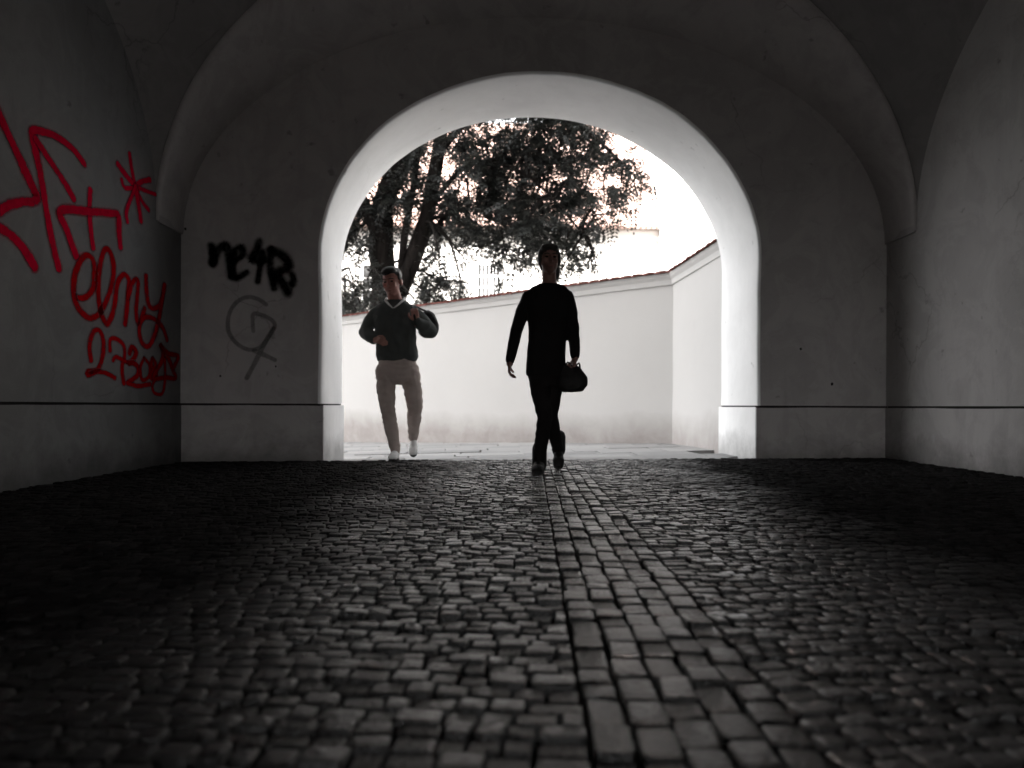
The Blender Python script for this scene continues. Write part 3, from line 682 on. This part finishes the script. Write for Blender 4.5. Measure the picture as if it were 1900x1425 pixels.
def make_tree(name, base, limbs, clumps, label, depth, per, leafL, seed, group=None):
    rng = random.Random(seed); base = Vector(base)
    root = empty(name, base); tag(root, label, 'tree', group)
    inv = Matrix.Translation(-base)
    def put(o): o.parent = root; o.matrix_parent_inverse = inv; return o
    mb = MB(); tips = []
    for (pts, r0, r1) in limbs:
        P = spline(pts, 0.22); n = len(P)
        P = [p + Vector((wob(p, .03, 1.5), wob(p+Vector((9, 0, 0)), .03, 1.5), 0)) for p in P]
        mb.tube(P, [(r0+(r1-r0)*i/(n-1))*(1+.10*noise.noise(p*2.3)) for i, p in enumerate(P)], 12)
        tips += P[len(P)//3:]
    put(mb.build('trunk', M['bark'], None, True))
    tw = MB(); specs = []
    for (x, z, r, dens) in clumps:
        Y = depth + rng.uniform(-1.5, 1.3); sc_ = Y/depth
        c = Vector((x*sc_, Y, 0.5+(z-.5)*sc_)); near = min(tips, key=lambda p: (p-c).length + (3 if p.z > c.z+2 else 0))
        mid = (near+c)/2 + Vector((rng.uniform(-.2, .2), rng.uniform(-.2, .2), .25+.05*(near-c).length))
        P = spline([near, mid, c], .3); tw.tube(P, [0.035*(1-i/len(P))+.008 for i in range(len(P))], 5)
        nb = max(3, int(5*dens))
        for q in range(nb):
            e = c + Vector((rng.gauss(0, r*.7), rng.gauss(0, r*.8), rng.gauss(0, r*.55)))
            tw.tube([P[-2], (P[-2]+e)/2+Vector((0, 0, .05)), e], [.010, .007, .004], 4)
            for k in range(int(per*dens*(r/.45))):
                s = rng.random()**0.6; o = P[-2].lerp(e, s) + Vector((rng.gauss(0, .13), rng.gauss(0, .16), rng.gauss(0, .11)))
                dr = (o-c)*0.8 + Vector((rng.uniform(-1, 1), rng.uniform(-1, 1), rng.uniform(-.9, .25)))*.6
                specs.append((o, dr, leafL*rng.uniform(.7, 1.2)))
    t_ = put(tw.build('branches', M['bark']))
    V, F = leaf_cloud(specs, rng)
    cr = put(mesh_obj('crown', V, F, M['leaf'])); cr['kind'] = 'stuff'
    return root
Y = 18.0
limbs = [([(-3.05, Y, -.7), (-3.0, Y, 1.4), (-2.98, Y, 2.9), (-3.08, Y, 4.4), (-3.02, Y, 5.3), (-2.62, Y+.1, 6.2), (-2.3, Y+.2, 7.4), (-2.2, Y, 9.2), (-1.9, Y, 11)], .40, .12),
         ([(-2.95, Y, 2.3), (-2.72, Y-.1, 2.95), (-2.27, Y-.3, 3.95), (-1.95, Y-.4, 4.95), (-1.72, Y-.4, 6.2), (-1.55, Y-.3, 7.2), (-1.0, Y-.3, 8.6), (-.4, Y, 10)], .24, .07),
         ([(-3.05, Y, 4.2), (-3.45, Y-.3, 5.2), (-3.95, Y-.5, 5.9), (-4.8, Y-.6, 7.2), (-5.6, Y, 8.6)], .17, .06),
         ([(-2.6, Y-.15, 3.3), (-2.45, Y-.5, 4.4), (-2.2, Y-.6, 5.8), (-2.1, Y-.6, 7.4)], .10, .05),
         ([(-1.72, Y-.4, 6.2), (-.9, Y-.8, 7.0), (.3, Y-1.0, 7.2), (1.5, Y-.9, 6.7), (2.5, Y-.8, 5.9)], .09, .03),
         ([(-1.95, Y-.4, 5.0), (-1.0, Y-.7, 5.9), (0, Y-.9, 5.8), (.9, Y-.9, 5.1), (1.6, Y-.8, 4.3)], .07, .02),
         ([(-2.2, Y-.3, 4.1), (-1.5, Y+.2, 5.0), (-.6, Y+.4, 5.2), (0, Y+.3, 4.6)], .06, .02),
         ([(-3.3, Y-.2, 4.8), (-3.9, Y+.2, 4.4), (-4.1, Y, 3.4)], .05, .02)]
fill = [(-2.3, 6.2, .4, .7), (-1.9, 5.6, .35, .6), (-1.4, 6.5, .45, .8), (-2.2, 5.0, .3, .5), (-1.4, 5.2, .4, .7), (-1.1, 4.6, .35, .6), (-1.6, 4.3, .3, .5), (-.9, 6.0, .4, .7), (-2.6, 6.9, .4, .7), (-1.9, 7.1, .4, .7), (-.5, 3.6, .25, .5), (-.2, 3.9, .3, .6), (2.0, 3.9, .2, .4), (1.6, 3.7, .2, .4), (-3.7, 4.6, .4, .6), (-3.6, 6.0, .4, .6), (-1.9, 3.7, .3, .5), (-2.5, 5.7, .3, .4), (-3.1, 6.6, .4, .6)]
GAPS = [(-1.5, 6.1, .3), (-1.0, 3.8, .45), (-.6, 3.2, .6), (-2.45, 4.2, .25), (.4, 6.0, .2), (-.3, 6.9, .2)]
while len(fill) < 75:
    q = (R.uniform(-3.9, 1.9), R.uniform(3.6, 7.4))
    if any(math.hypot(q[0]-a, q[1]-b_) < r_+.12 for (a, b_, r_) in GAPS) or q[1] < 4.4-0.25*(q[0]+1.5)*(q[0] > -1.5) or (q[0] < -1.6 and R.random() < .3): continue
    fill.append((q[0], q[1], .3, .55))
top = [(R.uniform(-6.5, 2.5), R.uniform(7.6, 11.5), .55, .8) for _ in range(46)] + [(R.uniform(-7, -4.2), R.uniform(4.5, 8), .55, .8) for _ in range(16)]
make_tree('broadleaf_tree', (-3.05, Y, -.6), limbs, CLUMPS + fill + top, 'large dark leafed tree with forked trunk behind the courtyard wall', 18.0, 17, 0.36, 5)
# leafy shrub mass lower down behind the wall
shr = [(-4.6, 2.9, .5, .9), (-4.2, 3.3, .45, .8), (-3.7, 2.7, .45, .8), (-1.9, 2.9, .4, .8), (-1.4, 3.1, .35, .7), (-1.0, 2.75, .3, .6), (-5.2, 3.4, .5, .9), (-3.3, 3.2, .35, .5), (-2.3, 3.4, .3, .6), (-5.9, 3.0, .5, .9), (-2.0, 2.3, .4, .9), (-2.8, 2.2, .4, .9), (-3.8, 2.0, .4, .9), (-1.2, 2.1, .3, .7)]
make_tree('young_tree', (-2.4, 20.4, -.6), [([(-2.4, 20.4, -.7), (-2.35, 20.4, 1.2), (-2.2, 20.3, 2.6)], .07, .03), ([(-2.38, 20.4, .8), (-3.2, 20.4, 2.0), (-4.2, 20.5, 3.0)], .05, .02)],
          shr, 'small leafy tree low behind the courtyard wall', 20.0, 40, 0.26, 9)
# ------------------------------------------------------------------ people
class Body:
    """closed overlapping shapes that a voxel remesh welds into one continuous surface"""
    def __init__(s): s.mb = MB()
    def limb(s, pts, radii, n=14, flat=None, up=None):
        pts = [Vector(p) for p in pts]; rad = list(radii)
        d0 = (pts[0]-pts[1]).normalized(); d1 = (pts[-1]-pts[-2]).normalized()
        P, Rr = [], []
        for k in (80, 60, 35): a = math.radians(k); P.append(pts[0]+d0*rad[0]*math.sin(a)*.9); Rr.append(rad[0]*math.cos(a))
        P += pts; Rr += rad
        for k in (35, 60, 80): a = math.radians(k); P.append(pts[-1]+d1*rad[-1]*math.sin(a)*.9); Rr.append(rad[-1]*math.cos(a))
        s.mb.tube(P, Rr, n); return s
    def ell(s, c, r, rot=None):
        c = Vector(c); V = []; F = []; nu, nv = 16, 10
        q = rot if rot else Matrix.Identity(3)
        V.append(c + q @ Vector((0, 0, r[2])))
        for j in range(1, nv):
            ph = math.pi*j/nv
            for i in range(nu):
                th = 2*math.pi*i/nu; V.append(c + q @ Vector((r[0]*math.sin(ph)*math.cos(th), r[1]*math.sin(ph)*math.sin(th), r[2]*math.cos(ph))))
        V.append(c + q @ Vector((0, 0, -r[2])))
        for i in range(nu): F.append((0, 1+i, 1+(i+1) % nu))
        for j in range(nv-2):
            for i in range(nu): a = 1+j*nu+i; b = 1+j*nu+(i+1) % nu; F.append((a, a+nu, b+nu, b))
        e = len(V)-1; b0 = 1+(nv-2)*nu
        for i in range(nu): F.append((b0+i, e, b0+(i+1) % nu))
        s.mb.add(V, F); return s
    def rings(s, rg, n=22):
        """stack of elliptical sections (cx, cy, z, rx, ry)"""
        V, F = [], []
        for (cx, cy, z, rx, ry) in rg:
            for k in range(n):
                t = 2*math.pi*k/n; c_, s_ = math.cos(t), math.sin(t); e = 0.82
                V.append((cx+rx*math.copysign(abs(c_)**e, c_), cy+ry*math.copysign(abs(s_)**e, s_), z))
        m = len(rg)
        for i in range(m-1):
            for k in range(n): F.append((i*n+k, i*n+(k+1) % n, (i+1)*n+(k+1) % n, (i+1)*n+k))
        F.append(tuple(range(n-1, -1, -1))); F.append(tuple((m-1)*n+k for k in range(n)))
        if rg[0][2] > rg[-1][2]: F = [tuple(reversed(f)) for f in F]
        s.mb.add(V, F); return s
    def build(s, name, mat, parent, voxel=0.01, smooth=4, folds=0.0, fscale=(9, 9, 9)):
        me = bpy.data.meshes.new('tmp'); me.from_pydata([tuple(v) for v in s.mb.V], [], s.mb.F); me.update()
        bm = bmesh.new(); bm.from_mesh(me); bmesh.ops.recalc_face_normals(bm, faces=bm.faces); bm.to_mesh(me); bm.free()
        o = link(bpy.data.objects.new('tmp', me))
        m = o.modifiers.new('r', 'REMESH'); m.mode = 'VOXEL'; m.voxel_size = voxel
        m2 = o.modifiers.new('s', 'SMOOTH'); m2.factor = 0.5; m2.iterations = smooth
        dg = bpy.context.evaluated_depsgraph_get(); dg.update()
        nm = bpy.data.meshes.new_from_object(o.evaluated_get(dg)); bpy.data.objects.remove(o)
        nm.name = name; nm.materials.clear(); nm.materials.append(mat)
        if folds:
            nrm = [v.normal.copy() for v in nm.vertices]
            for v, nn in zip(nm.vertices, nrm):
                p = Vector((v.co.x*fscale[0], v.co.y*fscale[1], v.co.z*fscale[2]))
                f = 1-abs(noise.noise(p))*2.2
                v.co += nn*folds*(f*.7 + .4*noise.noise(p*2.1))
        nm.polygons.foreach_set('use_smooth', [True]*len(nm.polygons)); nm.update()
        r = link(bpy.data.objects.new(name, nm)); r.parent = parent; return r
def hand(b, wrist, tip_dir, palm_n, size=0.18, curl=0.5, thumb_side=1):
    """palm, four curling fingers of unequal length and a thumb off the palm's side"""
    w_ = Vector(wrist); t = Vector(tip_dir).normalized(); n = Vector(palm_n).normalized(); n = (n - t*n.dot(t)).normalized(); s = t.cross(n)*thumb_side
    pl = size*.52
    b.limb([w_-t*.03, w_, w_+t*pl*.3], [.028, .026, .027])
    for q in (-.026, -.009, .009, .026): b.limb([w_+t*pl*.1+s*q*.8, w_+t*pl+s*q], [.0125, .0115], 8)
    for q, L in ((.027, .86), (.009, 1.0), (-.009, .93), (-.026, .72)):
        p = w_+t*pl*.95+s*q; l = size*.48*L; P = [p]; a = 0
        for k in range(3):
            a += curl*(.7, 1.0, .8)[k]; P.append(P[-1] + (t*math.cos(a)+n*math.sin(a))*l*(.42, .32, .26)[k])
        b.limb(P, [.0098, .0092, .0085, .0075], 8)
    p = w_+t*pl*.22+s*.022
    b.limb([p, p+(t*.55+s*.8)*size*.16, p+(t*.85+s*.75+n*.25)*size*.27, p+(t*1.0+s*.45+n*.55)*size*.36], [.014, .0125, .011, .009], 8)
def face_rot(yaw, pitch, roll): return (Matrix.Rotation(yaw, 3, 'Z') @ Matrix.Rotation(pitch, 3, 'X') @ Matrix.Rotation(roll, 3, 'Y'))
def head(b, c, q, s=1.0):
    """skull, jaw, cheeks, nose, lips, brow and ears; the face looks along -y of q"""
    c = Vector(c); L = lambda x, y, z: c + q @ Vector((x*s, y*s, z*s))
    b.ell(c + q @ Vector((0, .012*s, .03*s)), (.076*s, .093*s, .088*s), q)
    b.ell(L(0, -.020, -.035), (.064*s, .072*s, .080*s), q)
    b.ell(L(0, -.046, -.088), (.036*s, .034*s, .030*s), q)
    for g in (-1, 1):
        b.ell(L(g*.034, -.066, -.022), (.026*s, .020*s, .026*s), q); b.ell(L(g*.079, .012, -.012), (.011*s, .022*s, .032*s), q)
    b.ell(L(0, -.078, .030), (.050*s, .014*s, .011*s), q)
    b.limb([L(0, -.084, .018), L(0, -.097, -.010), L(0, -.108, -.030)], [.0085*s, .010*s, .0135*s], 8)
    b.ell(L(0, -.084, -.062), (.024*s, .010*s, .009*s), q); b.ell(L(0, -.083, -.074), (.021*s, .010*s, .008*s), q)
def face_bits(root, c, q, s, mats):
    c = Vector(c); L = lambda x, y, z: c + q @ Vector((x*s, y*s, z*s))
    for g in (-1, 1):
        e = Body(); e.ell(L(g*.031, -.076, .008), (.0125*s, .008*s, .0075*s), q); e.mb.build('eye', mats['eye'], root, True)
        e = Body(); e.limb([L(g*.014, -.092, .029), L(g*.032, -.090, .034), L(g*.05, -.078, .028)], [.004*s]*3, 6); e.mb.build('eyebrow', mats['hair'], root, True)
    e = Body(); e.limb([L(-.02, -.0915, -.068), L(0, -.0955, -.067), L(.02, -.0915, -.068)], [.0025*s, .0035*s, .0025*s], 6); e.mb.build('mouth', mats['lip'], root, True)
def skinm(name, c):
    k = NM(name); f = k.noise(40, 4); k.bump(k.noise(160, 3), 0.1, 0.002)
    m = k.set(k.mix(f, tuple(v*.85 for v in c), tuple(min(1, v*1.1) for v in c)), 0.55, 0.4)
    k.b.inputs['Subsurface Weight'].default_value = 0.08; k.b.inputs['Subsurface Radius'].default_value = (.01, .004, .002); return m
def cloth(name, c, rough=.95, weave=500, spec=.1):
    k = NM(name); f = k.noise(weave, 2); g_ = k.noise(9, 4); k.bump(k.math('ADD', f, k.math('MULTIPLY', g_, .8)), .35, .003)
    return k.set(k.mix(g_, tuple(v*.8 for v in c), tuple(v*1.2 for v in c)), rough, spec)
def hairm(name, c):
    k = NM(name); pos = k.coord(); mp = k.n('ShaderNodeMapping'); mp.inputs['Scale'].default_value = (260, 260, 30); k.l(pos, mp.inputs[0])
    f = k.noise(1, 3, .6, mp.outputs[0]); k.bump(f, .7, .004); return k.set(k.mix(f, c, tuple(v*2 for v in c)), .5, .4)
M['skin_m'] = skinm('tanned_skin', (0.40, 0.19, 0.155)); M['skin_w'] = skinm('skin', (0.17, 0.085, 0.068))
M['knit'] = cloth('dark_knit', (0.085, 0.090, 0.087)); M['chino'] = cloth('beige_twill', (0.48, 0.40, 0.365)); M['tee'] = cloth('white_cotton', (0.7, .69, .68))
M['blackcloth'] = cloth('black_wool', (0.010, 0.009, 0.009)); M['blackjean'] = cloth('black_denim', (0.012, 0.010, 0.010))
M['hair'] = hairm('dark_hair', (0.008, 0.006, 0.005)); M['eye'] = plain('dark_eye', (0.03, .02, .018), .2, .5); M['lip'] = plain('lip', (0.2, .07, .06), .5, .3)
M['canvas'] = plain('white_canvas_shoe', (0.78, .77, .76), .7, .3, 60, .08); M['sole'] = plain('dark_rubber', (0.02, .02, .02), .8, .3)
M['leather'] = plain('black_leather', (0.008, .007, .007), .65, .25, 30, .3, .3)
FM = {'eye': M['eye'], 'hair': M['hair'], 'lip': M['lip']}

def shoe(root, heel, toe, lift, mat, sole, w=0.045, L=None, boot=0.0, name='shoe'):
    """heel and toe on the ground plan; lift raises the heel"""
    h, t = Vector(heel), Vector(toe); d = (t-h); d.normalize(); up = Vector((0, 0, 1)); sd_ = d.cross(up).normalized(); up2 = sd_.cross(d)
    ln = (t-h).length; rot = Matrix((sd_, d, up2)).transposed()
    b = Body(); P = lambda a, z: h + d*(ln*a) + up2*z
    b.ell(P(.16, .045), (w*.78, ln*.17, .048), rot); b.ell(P(.42, .042), (w*.84, ln*.26, .045), rot); b.ell(P(.70, .034), (w, ln*.24, .034), rot); b.ell(P(.85, .027), (w*.86, ln*.15, .026), rot)
    if boot: b.limb([P(.2, .05), P(.18, .05)+up*boot], [.056, .056])
    o = b.build(name, mat, root, .007, 3)
    V = []; n = 18
    for k in range(n):
        a = 2*math.pi*k/n; yy = .5+.53*math.cos(a); ww = w*(.80+.26*max(0, min(1, (yy-.3)*1.6)))
        V.append(P(yy, 0)+sd_*ww*math.sin(a))
    V2 = [v+up2*.022 for v in V]; V = V+V2
    F = [tuple(range(n)), tuple(range(2*n-1, n-1, -1))]+[(k, (k+1) % n, n+(k+1) % n, n+k) for k in range(n)]
    mesh_obj('sole', V, F, sole, o)
    return o

# -- man in a dark jumper: s metres per photo unit measured at his distance, x from his front foot, z from the ground
MX, MY = -1.06, 7.02
man = empty('person', (MX, MY, floor_z(MX))); tag(man, 'man in dark jumper, beige trousers and white shoes walking in through the arch', 'person')
k_ = 0.00494
def mp_(px, py, y=0.0): return Vector(((px-735)*k_*(1+y/7.05), y, (853-py)*k_ + y*(853-py-100)/100*0.0))
hy = 0.22                                                   # hips stand behind the leading foot
hc = mp_(722, 517, hy-.06); hq = face_rot(math.radians(-14), math.radians(14), math.radians(-4))
sL, sR = mp_(690, 574, hy), mp_(758, 569, hy+.03)
eL, eR = mp_(671, 611, hy+.03), mp_(792, 609, hy-.02)
wL, wR = mp_(692, 628, hy-.14), mp_(771, 594, hy-.17)
hpL, hpR = mp_(711, 688, hy), mp_(751, 688, hy)
knL, knR = mp_(718, 764, hy-.12), mp_(763, 750, hy+.02)
anL, anR = mp_(733, 834, .06), mp_(749, 819, hy+.42)
b = Body(); head(b, hc, hq, 1.10)
b.limb([hc+Vector((0, .02, -.06)), mp_(727, 553, hy+.02), mp_(727, 566, hy+.02)], [.062, .066, .078])
b.rings([(mp_(727, 0).x, hy, mp_(0, 700).z, .13, .09), (mp_(727, 0).x, hy, mp_(0, 660).z, .15, .10), (mp_(727, 0).x, hy, mp_(0, 600).z, .155, .10), (mp_(726, 0).x, hy+.01, mp_(0, 565).z, .15, .09)])
for (a, e, w_, sg) in ((sL, eL, wL, 1), (sR, eR, wR, -1)): b.limb([a, e], [.05, .04]); b.limb([e, w_], [.04, .028])
for (h, kn, an) in ((hpL, knL, anL), (hpR, knR, anR)): b.limb([h, kn], [.075, .055]); b.limb([kn, kn.lerp(an, .35), an], [.055, .052, .036])
hand(b, wL, (.5, -.55, -.1), (.6, .3, -.5), .185, .55, 1)
hand(b, wR, (-.18, -.25, 1), (-.2, .9, .1), .18, 1.05, 1)
b.build('body', M['skin_m'], man, .0065, 2)
face_bits(man, hc, hq, 1.10, FM)
b = Body(); L = lambda x, y, z: hc + hq @ Vector((x, y, z))
b.ell(L(0, .028, .052), (.090, .100, .088), hq); b.ell(L(0, -.03, .108), (.070, .058, .034), hq); b.ell(L(-.02, -.066, .092), (.050, .028, .026), hq); b.ell(L(0, .075, -.01), (.076, .044, .064), hq)
for g in (-1, 1): b.ell(L(g*.083, .0, .038), (.011, .032, .038), hq)
b.build('hair', M['hair'], man, .007, 2, .004, (60, 60, 60))
# jumper with V neck, ribbed hem, full sleeves
b = Body(); cx = lambda px: mp_(px, 0, hy).x; zz = lambda py: mp_(0, py).z
b.rings([(cx(731), hy, zz(666), .178, .128), (cx(731), hy, zz(657), .194, .140), (cx(729), hy-.01, zz(632), .186, .140), (cx(727), hy-.01, zz(604), .188, .138), (cx(725), hy, zz(582), .196, .132), (cx(724), hy+.01, zz(568), .190, .118), (cx(725), hy+.02, zz(558), .148, .098), (cx(726), hy+.02, zz(551), .098, .080)])
b.limb([sL+Vector((.02, 0, -.01)), sL.lerp(eL, .5)+Vector((-.005, 0, 0)), eL], [.070, .063, .055]); b.limb([eL, eL.lerp(wL, .5), wL-(wL-eL)*.05], [.062, .055, .043])
b.limb([sR+Vector((-.02, 0, -.01)), sR.lerp(eR, .5)+Vector((.008, 0, -.01)), eR], [.072, .067, .060]); b.limb([eR, eR.lerp(wR, .5), wR-(wR-eR)*.05], [.066, .058, .044])
jm = b.build('jumper', M['knit'], man, .008, 4, .011, (10, 10, 8))
b = Body()                                                     # white T-shirt showing in the neckline
for g in (-1, 1): b.limb([mp_(726, 548, hy)+Vector((g*.086, .05, .012)), mp_(726, 551, hy)+Vector((g*.082, -.05, -.004)), mp_(727, 560, hy)+Vector((g*.042, -.112, -.008)), mp_(727, 566, hy)+Vector((g*.006, -.137, -.012))], [.014, .013, .010, .007], 8)
b.build('shirt_collar', M['tee'], man, .006, 2)
b = Body()
b.rings([(cx(731), hy, zz(660), .168, .118), (cx(732), hy, zz(675), .171, .122), (cx(732), hy, zz(690), .168, .122), (cx(732), hy, zz(704), .150, .11), (cx(732), hy, zz(710), .09, .085)])
b.limb([hpL+Vector((-.01, 0, .02)), hpL.lerp(knL, .5)+Vector((-.012, 0, 0)), knL, knL.lerp(anL, .4), knL.lerp(anL, .8), anL+Vector((0, 0, .0))], [.094, .082, .064, .060, .051, .046])
b.limb([hpR+Vector((.01, 0, .02)), hpR.lerp(knR, .5)+Vector((.01, 0, 0)), knR, knR.lerp(anR, .4), knR.lerp(anR, .85), anR+Vector((0, 0, .02))], [.094, .086, .074, .064, .050, .044])
b.build('trousers', M['chino'], man, .008, 3, .010, (8, 8, 17))
shoe(man, (mp_(735, 0).x-.012, .10, .008), (mp_(735, 0).x-.005, -.17, .006), 0, M['canvas'], M['sole'], .050)
shoe(man, (anR.x, anR.y+.06, .14), (anR.x+.02, anR.y-.13, .002), .1, M['canvas'], M['sole'], .046)
# bag carried over his shoulder, hanging behind the raised arm
bag = empty('shoulder_bag', (MX, MY, floor_z(MX))); tag(bag, 'black bag slung behind the raised arm of the man in the jumper', 'bag')
b = Body(); bc = mp_(786, 592, hy+.16); b.ell(bc, (.085, .075, .135), face_rot(0, 0, math.radians(-14))); b.ell(bc+Vector((-.03, 0, -.05)), (.085, .075, .085))
b.build('pouch', M['leather'], bag, .01, 4, .006)
mb = MB(); mb.tube(spline([bc+Vector((-.03, 0, .12)), mp_(761, 560, hy+.08), mp_(759, 562, hy-.06), mp_(767, 582, hy-.19), mp_(771, 598, hy-.18)], .02), [.011]*40 if False else [.011]*len(spline([bc+Vector((-.03, 0, .12)), mp_(761, 560, hy+.08), mp_(759, 562, hy-.06), mp_(767, 582, hy-.19), mp_(771, 598, hy-.18)], .02)), 6); mb.build('strap', M['leather'], bag, True)

# -- walker all in black with a bag
WX, WY = (1015-950)*5.75/1427, 5.75
wom = empty('person', (WX, WY, floor_z(WX))); tag(wom, 'person dressed all in black striding over the setts with a bag', 'person')
q_ = 0.00403
def wp(px, py, y=0.0): s_ = 1+y/5.75; return Vector((WX*(s_-1)+(px-1015)*q_*s_, y, .5+(753.3-py)*q_*s_))
hc = wp(1018, 483, -.01); hq = face_rot(math.radians(6), math.radians(-3), 0)
sL, sR = wp(978, 551), wp(1054, 550)
eL, eR = wp(958, 612, .06), wp(1063, 612, .02)
wL, wR = wp(946, 670, .02), wp(1067, 660, -.05)
hpL, hpR = wp(999, 688), wp(1027, 688)
knL, knR = wp(1011, 776, -.09), wp(1021, 772, .10)
anL, anR = wp(1001, 850, -.06), wp(1037, 838, .36)
b = Body(); head(b, hc, hq, .95)
b.limb([hc+Vector((0, .015, -.05)), wp(1018, 522, .01), wp(1018, 534, .01)], [.052, .054, .066])
xm = lambda px: wp(px, 0).x
zw = lambda py: wp(0, py).z
b.rings([(xm(1013), 0, zw(700), .11, .08), (xm(1015), 0, zw(640), .11, .08), (xm(1017), 0, zw(580), .125, .085), (xm(1018), 0, zw(545), .12, .075)])
for (a, e, w_) in ((sL, eL, wL), (sR, eR, wR)): b.limb([a, e], [.04, .034]); b.limb([e, w_], [.034, .024])
for (h, kn, an) in ((hpL, knL, anL), (hpR, knR, anR)): b.limb([h, kn], [.06, .045]); b.limb([kn, kn.lerp(an, .35), an], [.045, .045, .032])
hand(b, wL, (-.08, -.15, -1), (.9, 0, 0), .16, .6, -1)
hand(b, wR, (-.15, -.05, -1), (-.9, -.2, 0), .165, 1.15, 1)
b.build('body', M['skin_w'], wom, .006, 2)
face_bits(wom, hc, hq, .95, FM)
b = Body(); L = lambda x, y, z: hc + hq @ Vector((x, y, z))
b.ell(L(0, .022, .048), (.082, .092, .080), hq); b.ell(L(0, -.035, .086), (.066, .045, .030), hq); b.ell(L(0, .065, -.015), (.068, .045, .065), hq)
for g in (-1, 1): b.ell(L(g*.074, .005, .012), (.012, .038, .055), hq)
b.limb([L(.055, .05, -.03), L(.062, .055, -.09), L(.058, .05, -.13)], [.03, .026, .014])
b.build('hair', M['hair'], wom, .007, 2, .004, (60, 60, 60))
b = Body()
b.rings([(xm(1012), 0, zw(698), .142, .115), (xm(1013), 0, zw(690), .150, .12), (xm(1013), 0, zw(660), .142, .112), (xm(1015), 0, zw(620), .140, .104), (xm(1017), 0, zw(585), .155, .11), (xm(1017), 0, zw(557), .165, .106), (xm(1017), .005, zw(543), .160, .094), (xm(1018), .01, zw(534), .130, .078), (xm(1018), .01, zw(527), .075, .066)])
b.limb([sL+Vector((.012, 0, -.006)), sL.lerp(eL, .5), eL, eL.lerp(wL, .5), wL], [.054, .050, .045, .041, .035])
b.limb([sR+Vector((-.012, 0, -.006)), sR.lerp(eR, .5), eR, eR.lerp(wR, .5), wR], [.054, .050, .045, .041, .035])
b.build('jacket', M['blackcloth'], wom, .009, 4, .005, (10, 10, 8))
b = Body()
b.rings([(xm(1012), 0, zw(680), .135, .105), (xm(1012), 0, zw(700), .130, .105), (xm(1013), 0, zw(716), .105, .09)])
b.limb([hpL, hpL.lerp(knL, .5)+Vector((-.006, 0, 0)), knL, knL.lerp(anL, .4), anL], [.082, .070, .055, .052, .042])
b.limb([hpR, hpR.lerp(knR, .5)+Vector((.004, 0, 0)), knR, knR.lerp(anR, .4), anR], [.082, .070, .055, .053, .042])
b.build('trousers', M['blackjean'], wom, .009, 3, .006, (9, 9, 14))
f = wp(998, 880, -.1)
shoe(wom, (wp(1003, 0, -.03).x, .02, .006), (wp(996, 0, -.2).x, -.23, .004), 0, M['leather'], M['sole'], .052, None, .13, 'boot')
shoe(wom, (anR.x+.005, anR.y+.07, .13), (anR.x-.01, anR.y-.12, .003), .1, M['leather'], M['sole'], .048, None, .11, 'boot')
hb = empty('handbag', (WX, WY, floor_z(WX))); tag(hb, 'rounded black handbag hanging from the hand of the walker in black', 'handbag')
c = wp(1060, 702, -.06); b = Body()
b.rings([(c.x, c.y, c.z-.098, .060, .035), (c.x, c.y, c.z-.086, .092, .052), (c.x+.004, c.y, c.z-.05, .112, .062), (c.x+.005, c.y, c.z-.005, .113, .060), (c.x, c.y, c.z+.040, .098, .046), (c.x-.008, c.y, c.z+.072, .078, .030), (c.x-.012, c.y, c.z+.088, .058, .020)])
b.build('pouch', M['leather'], hb, .008, 4, .009, (14, 14, 10))
for g in (-1, 1):
    P = spline([c+Vector((-.050, g*.020, .075)), c+Vector((-.028, g*.014, .118)), wR+Vector((-.012, g*.008, -.088)), c+Vector((.055, g*.014, .112)), c+Vector((.064, g*.020, .055))], .015)
    mb = MB(); mb.tube(P, [.006]*len(P), 6); mb.build('handle', M['leather'], hb, True)
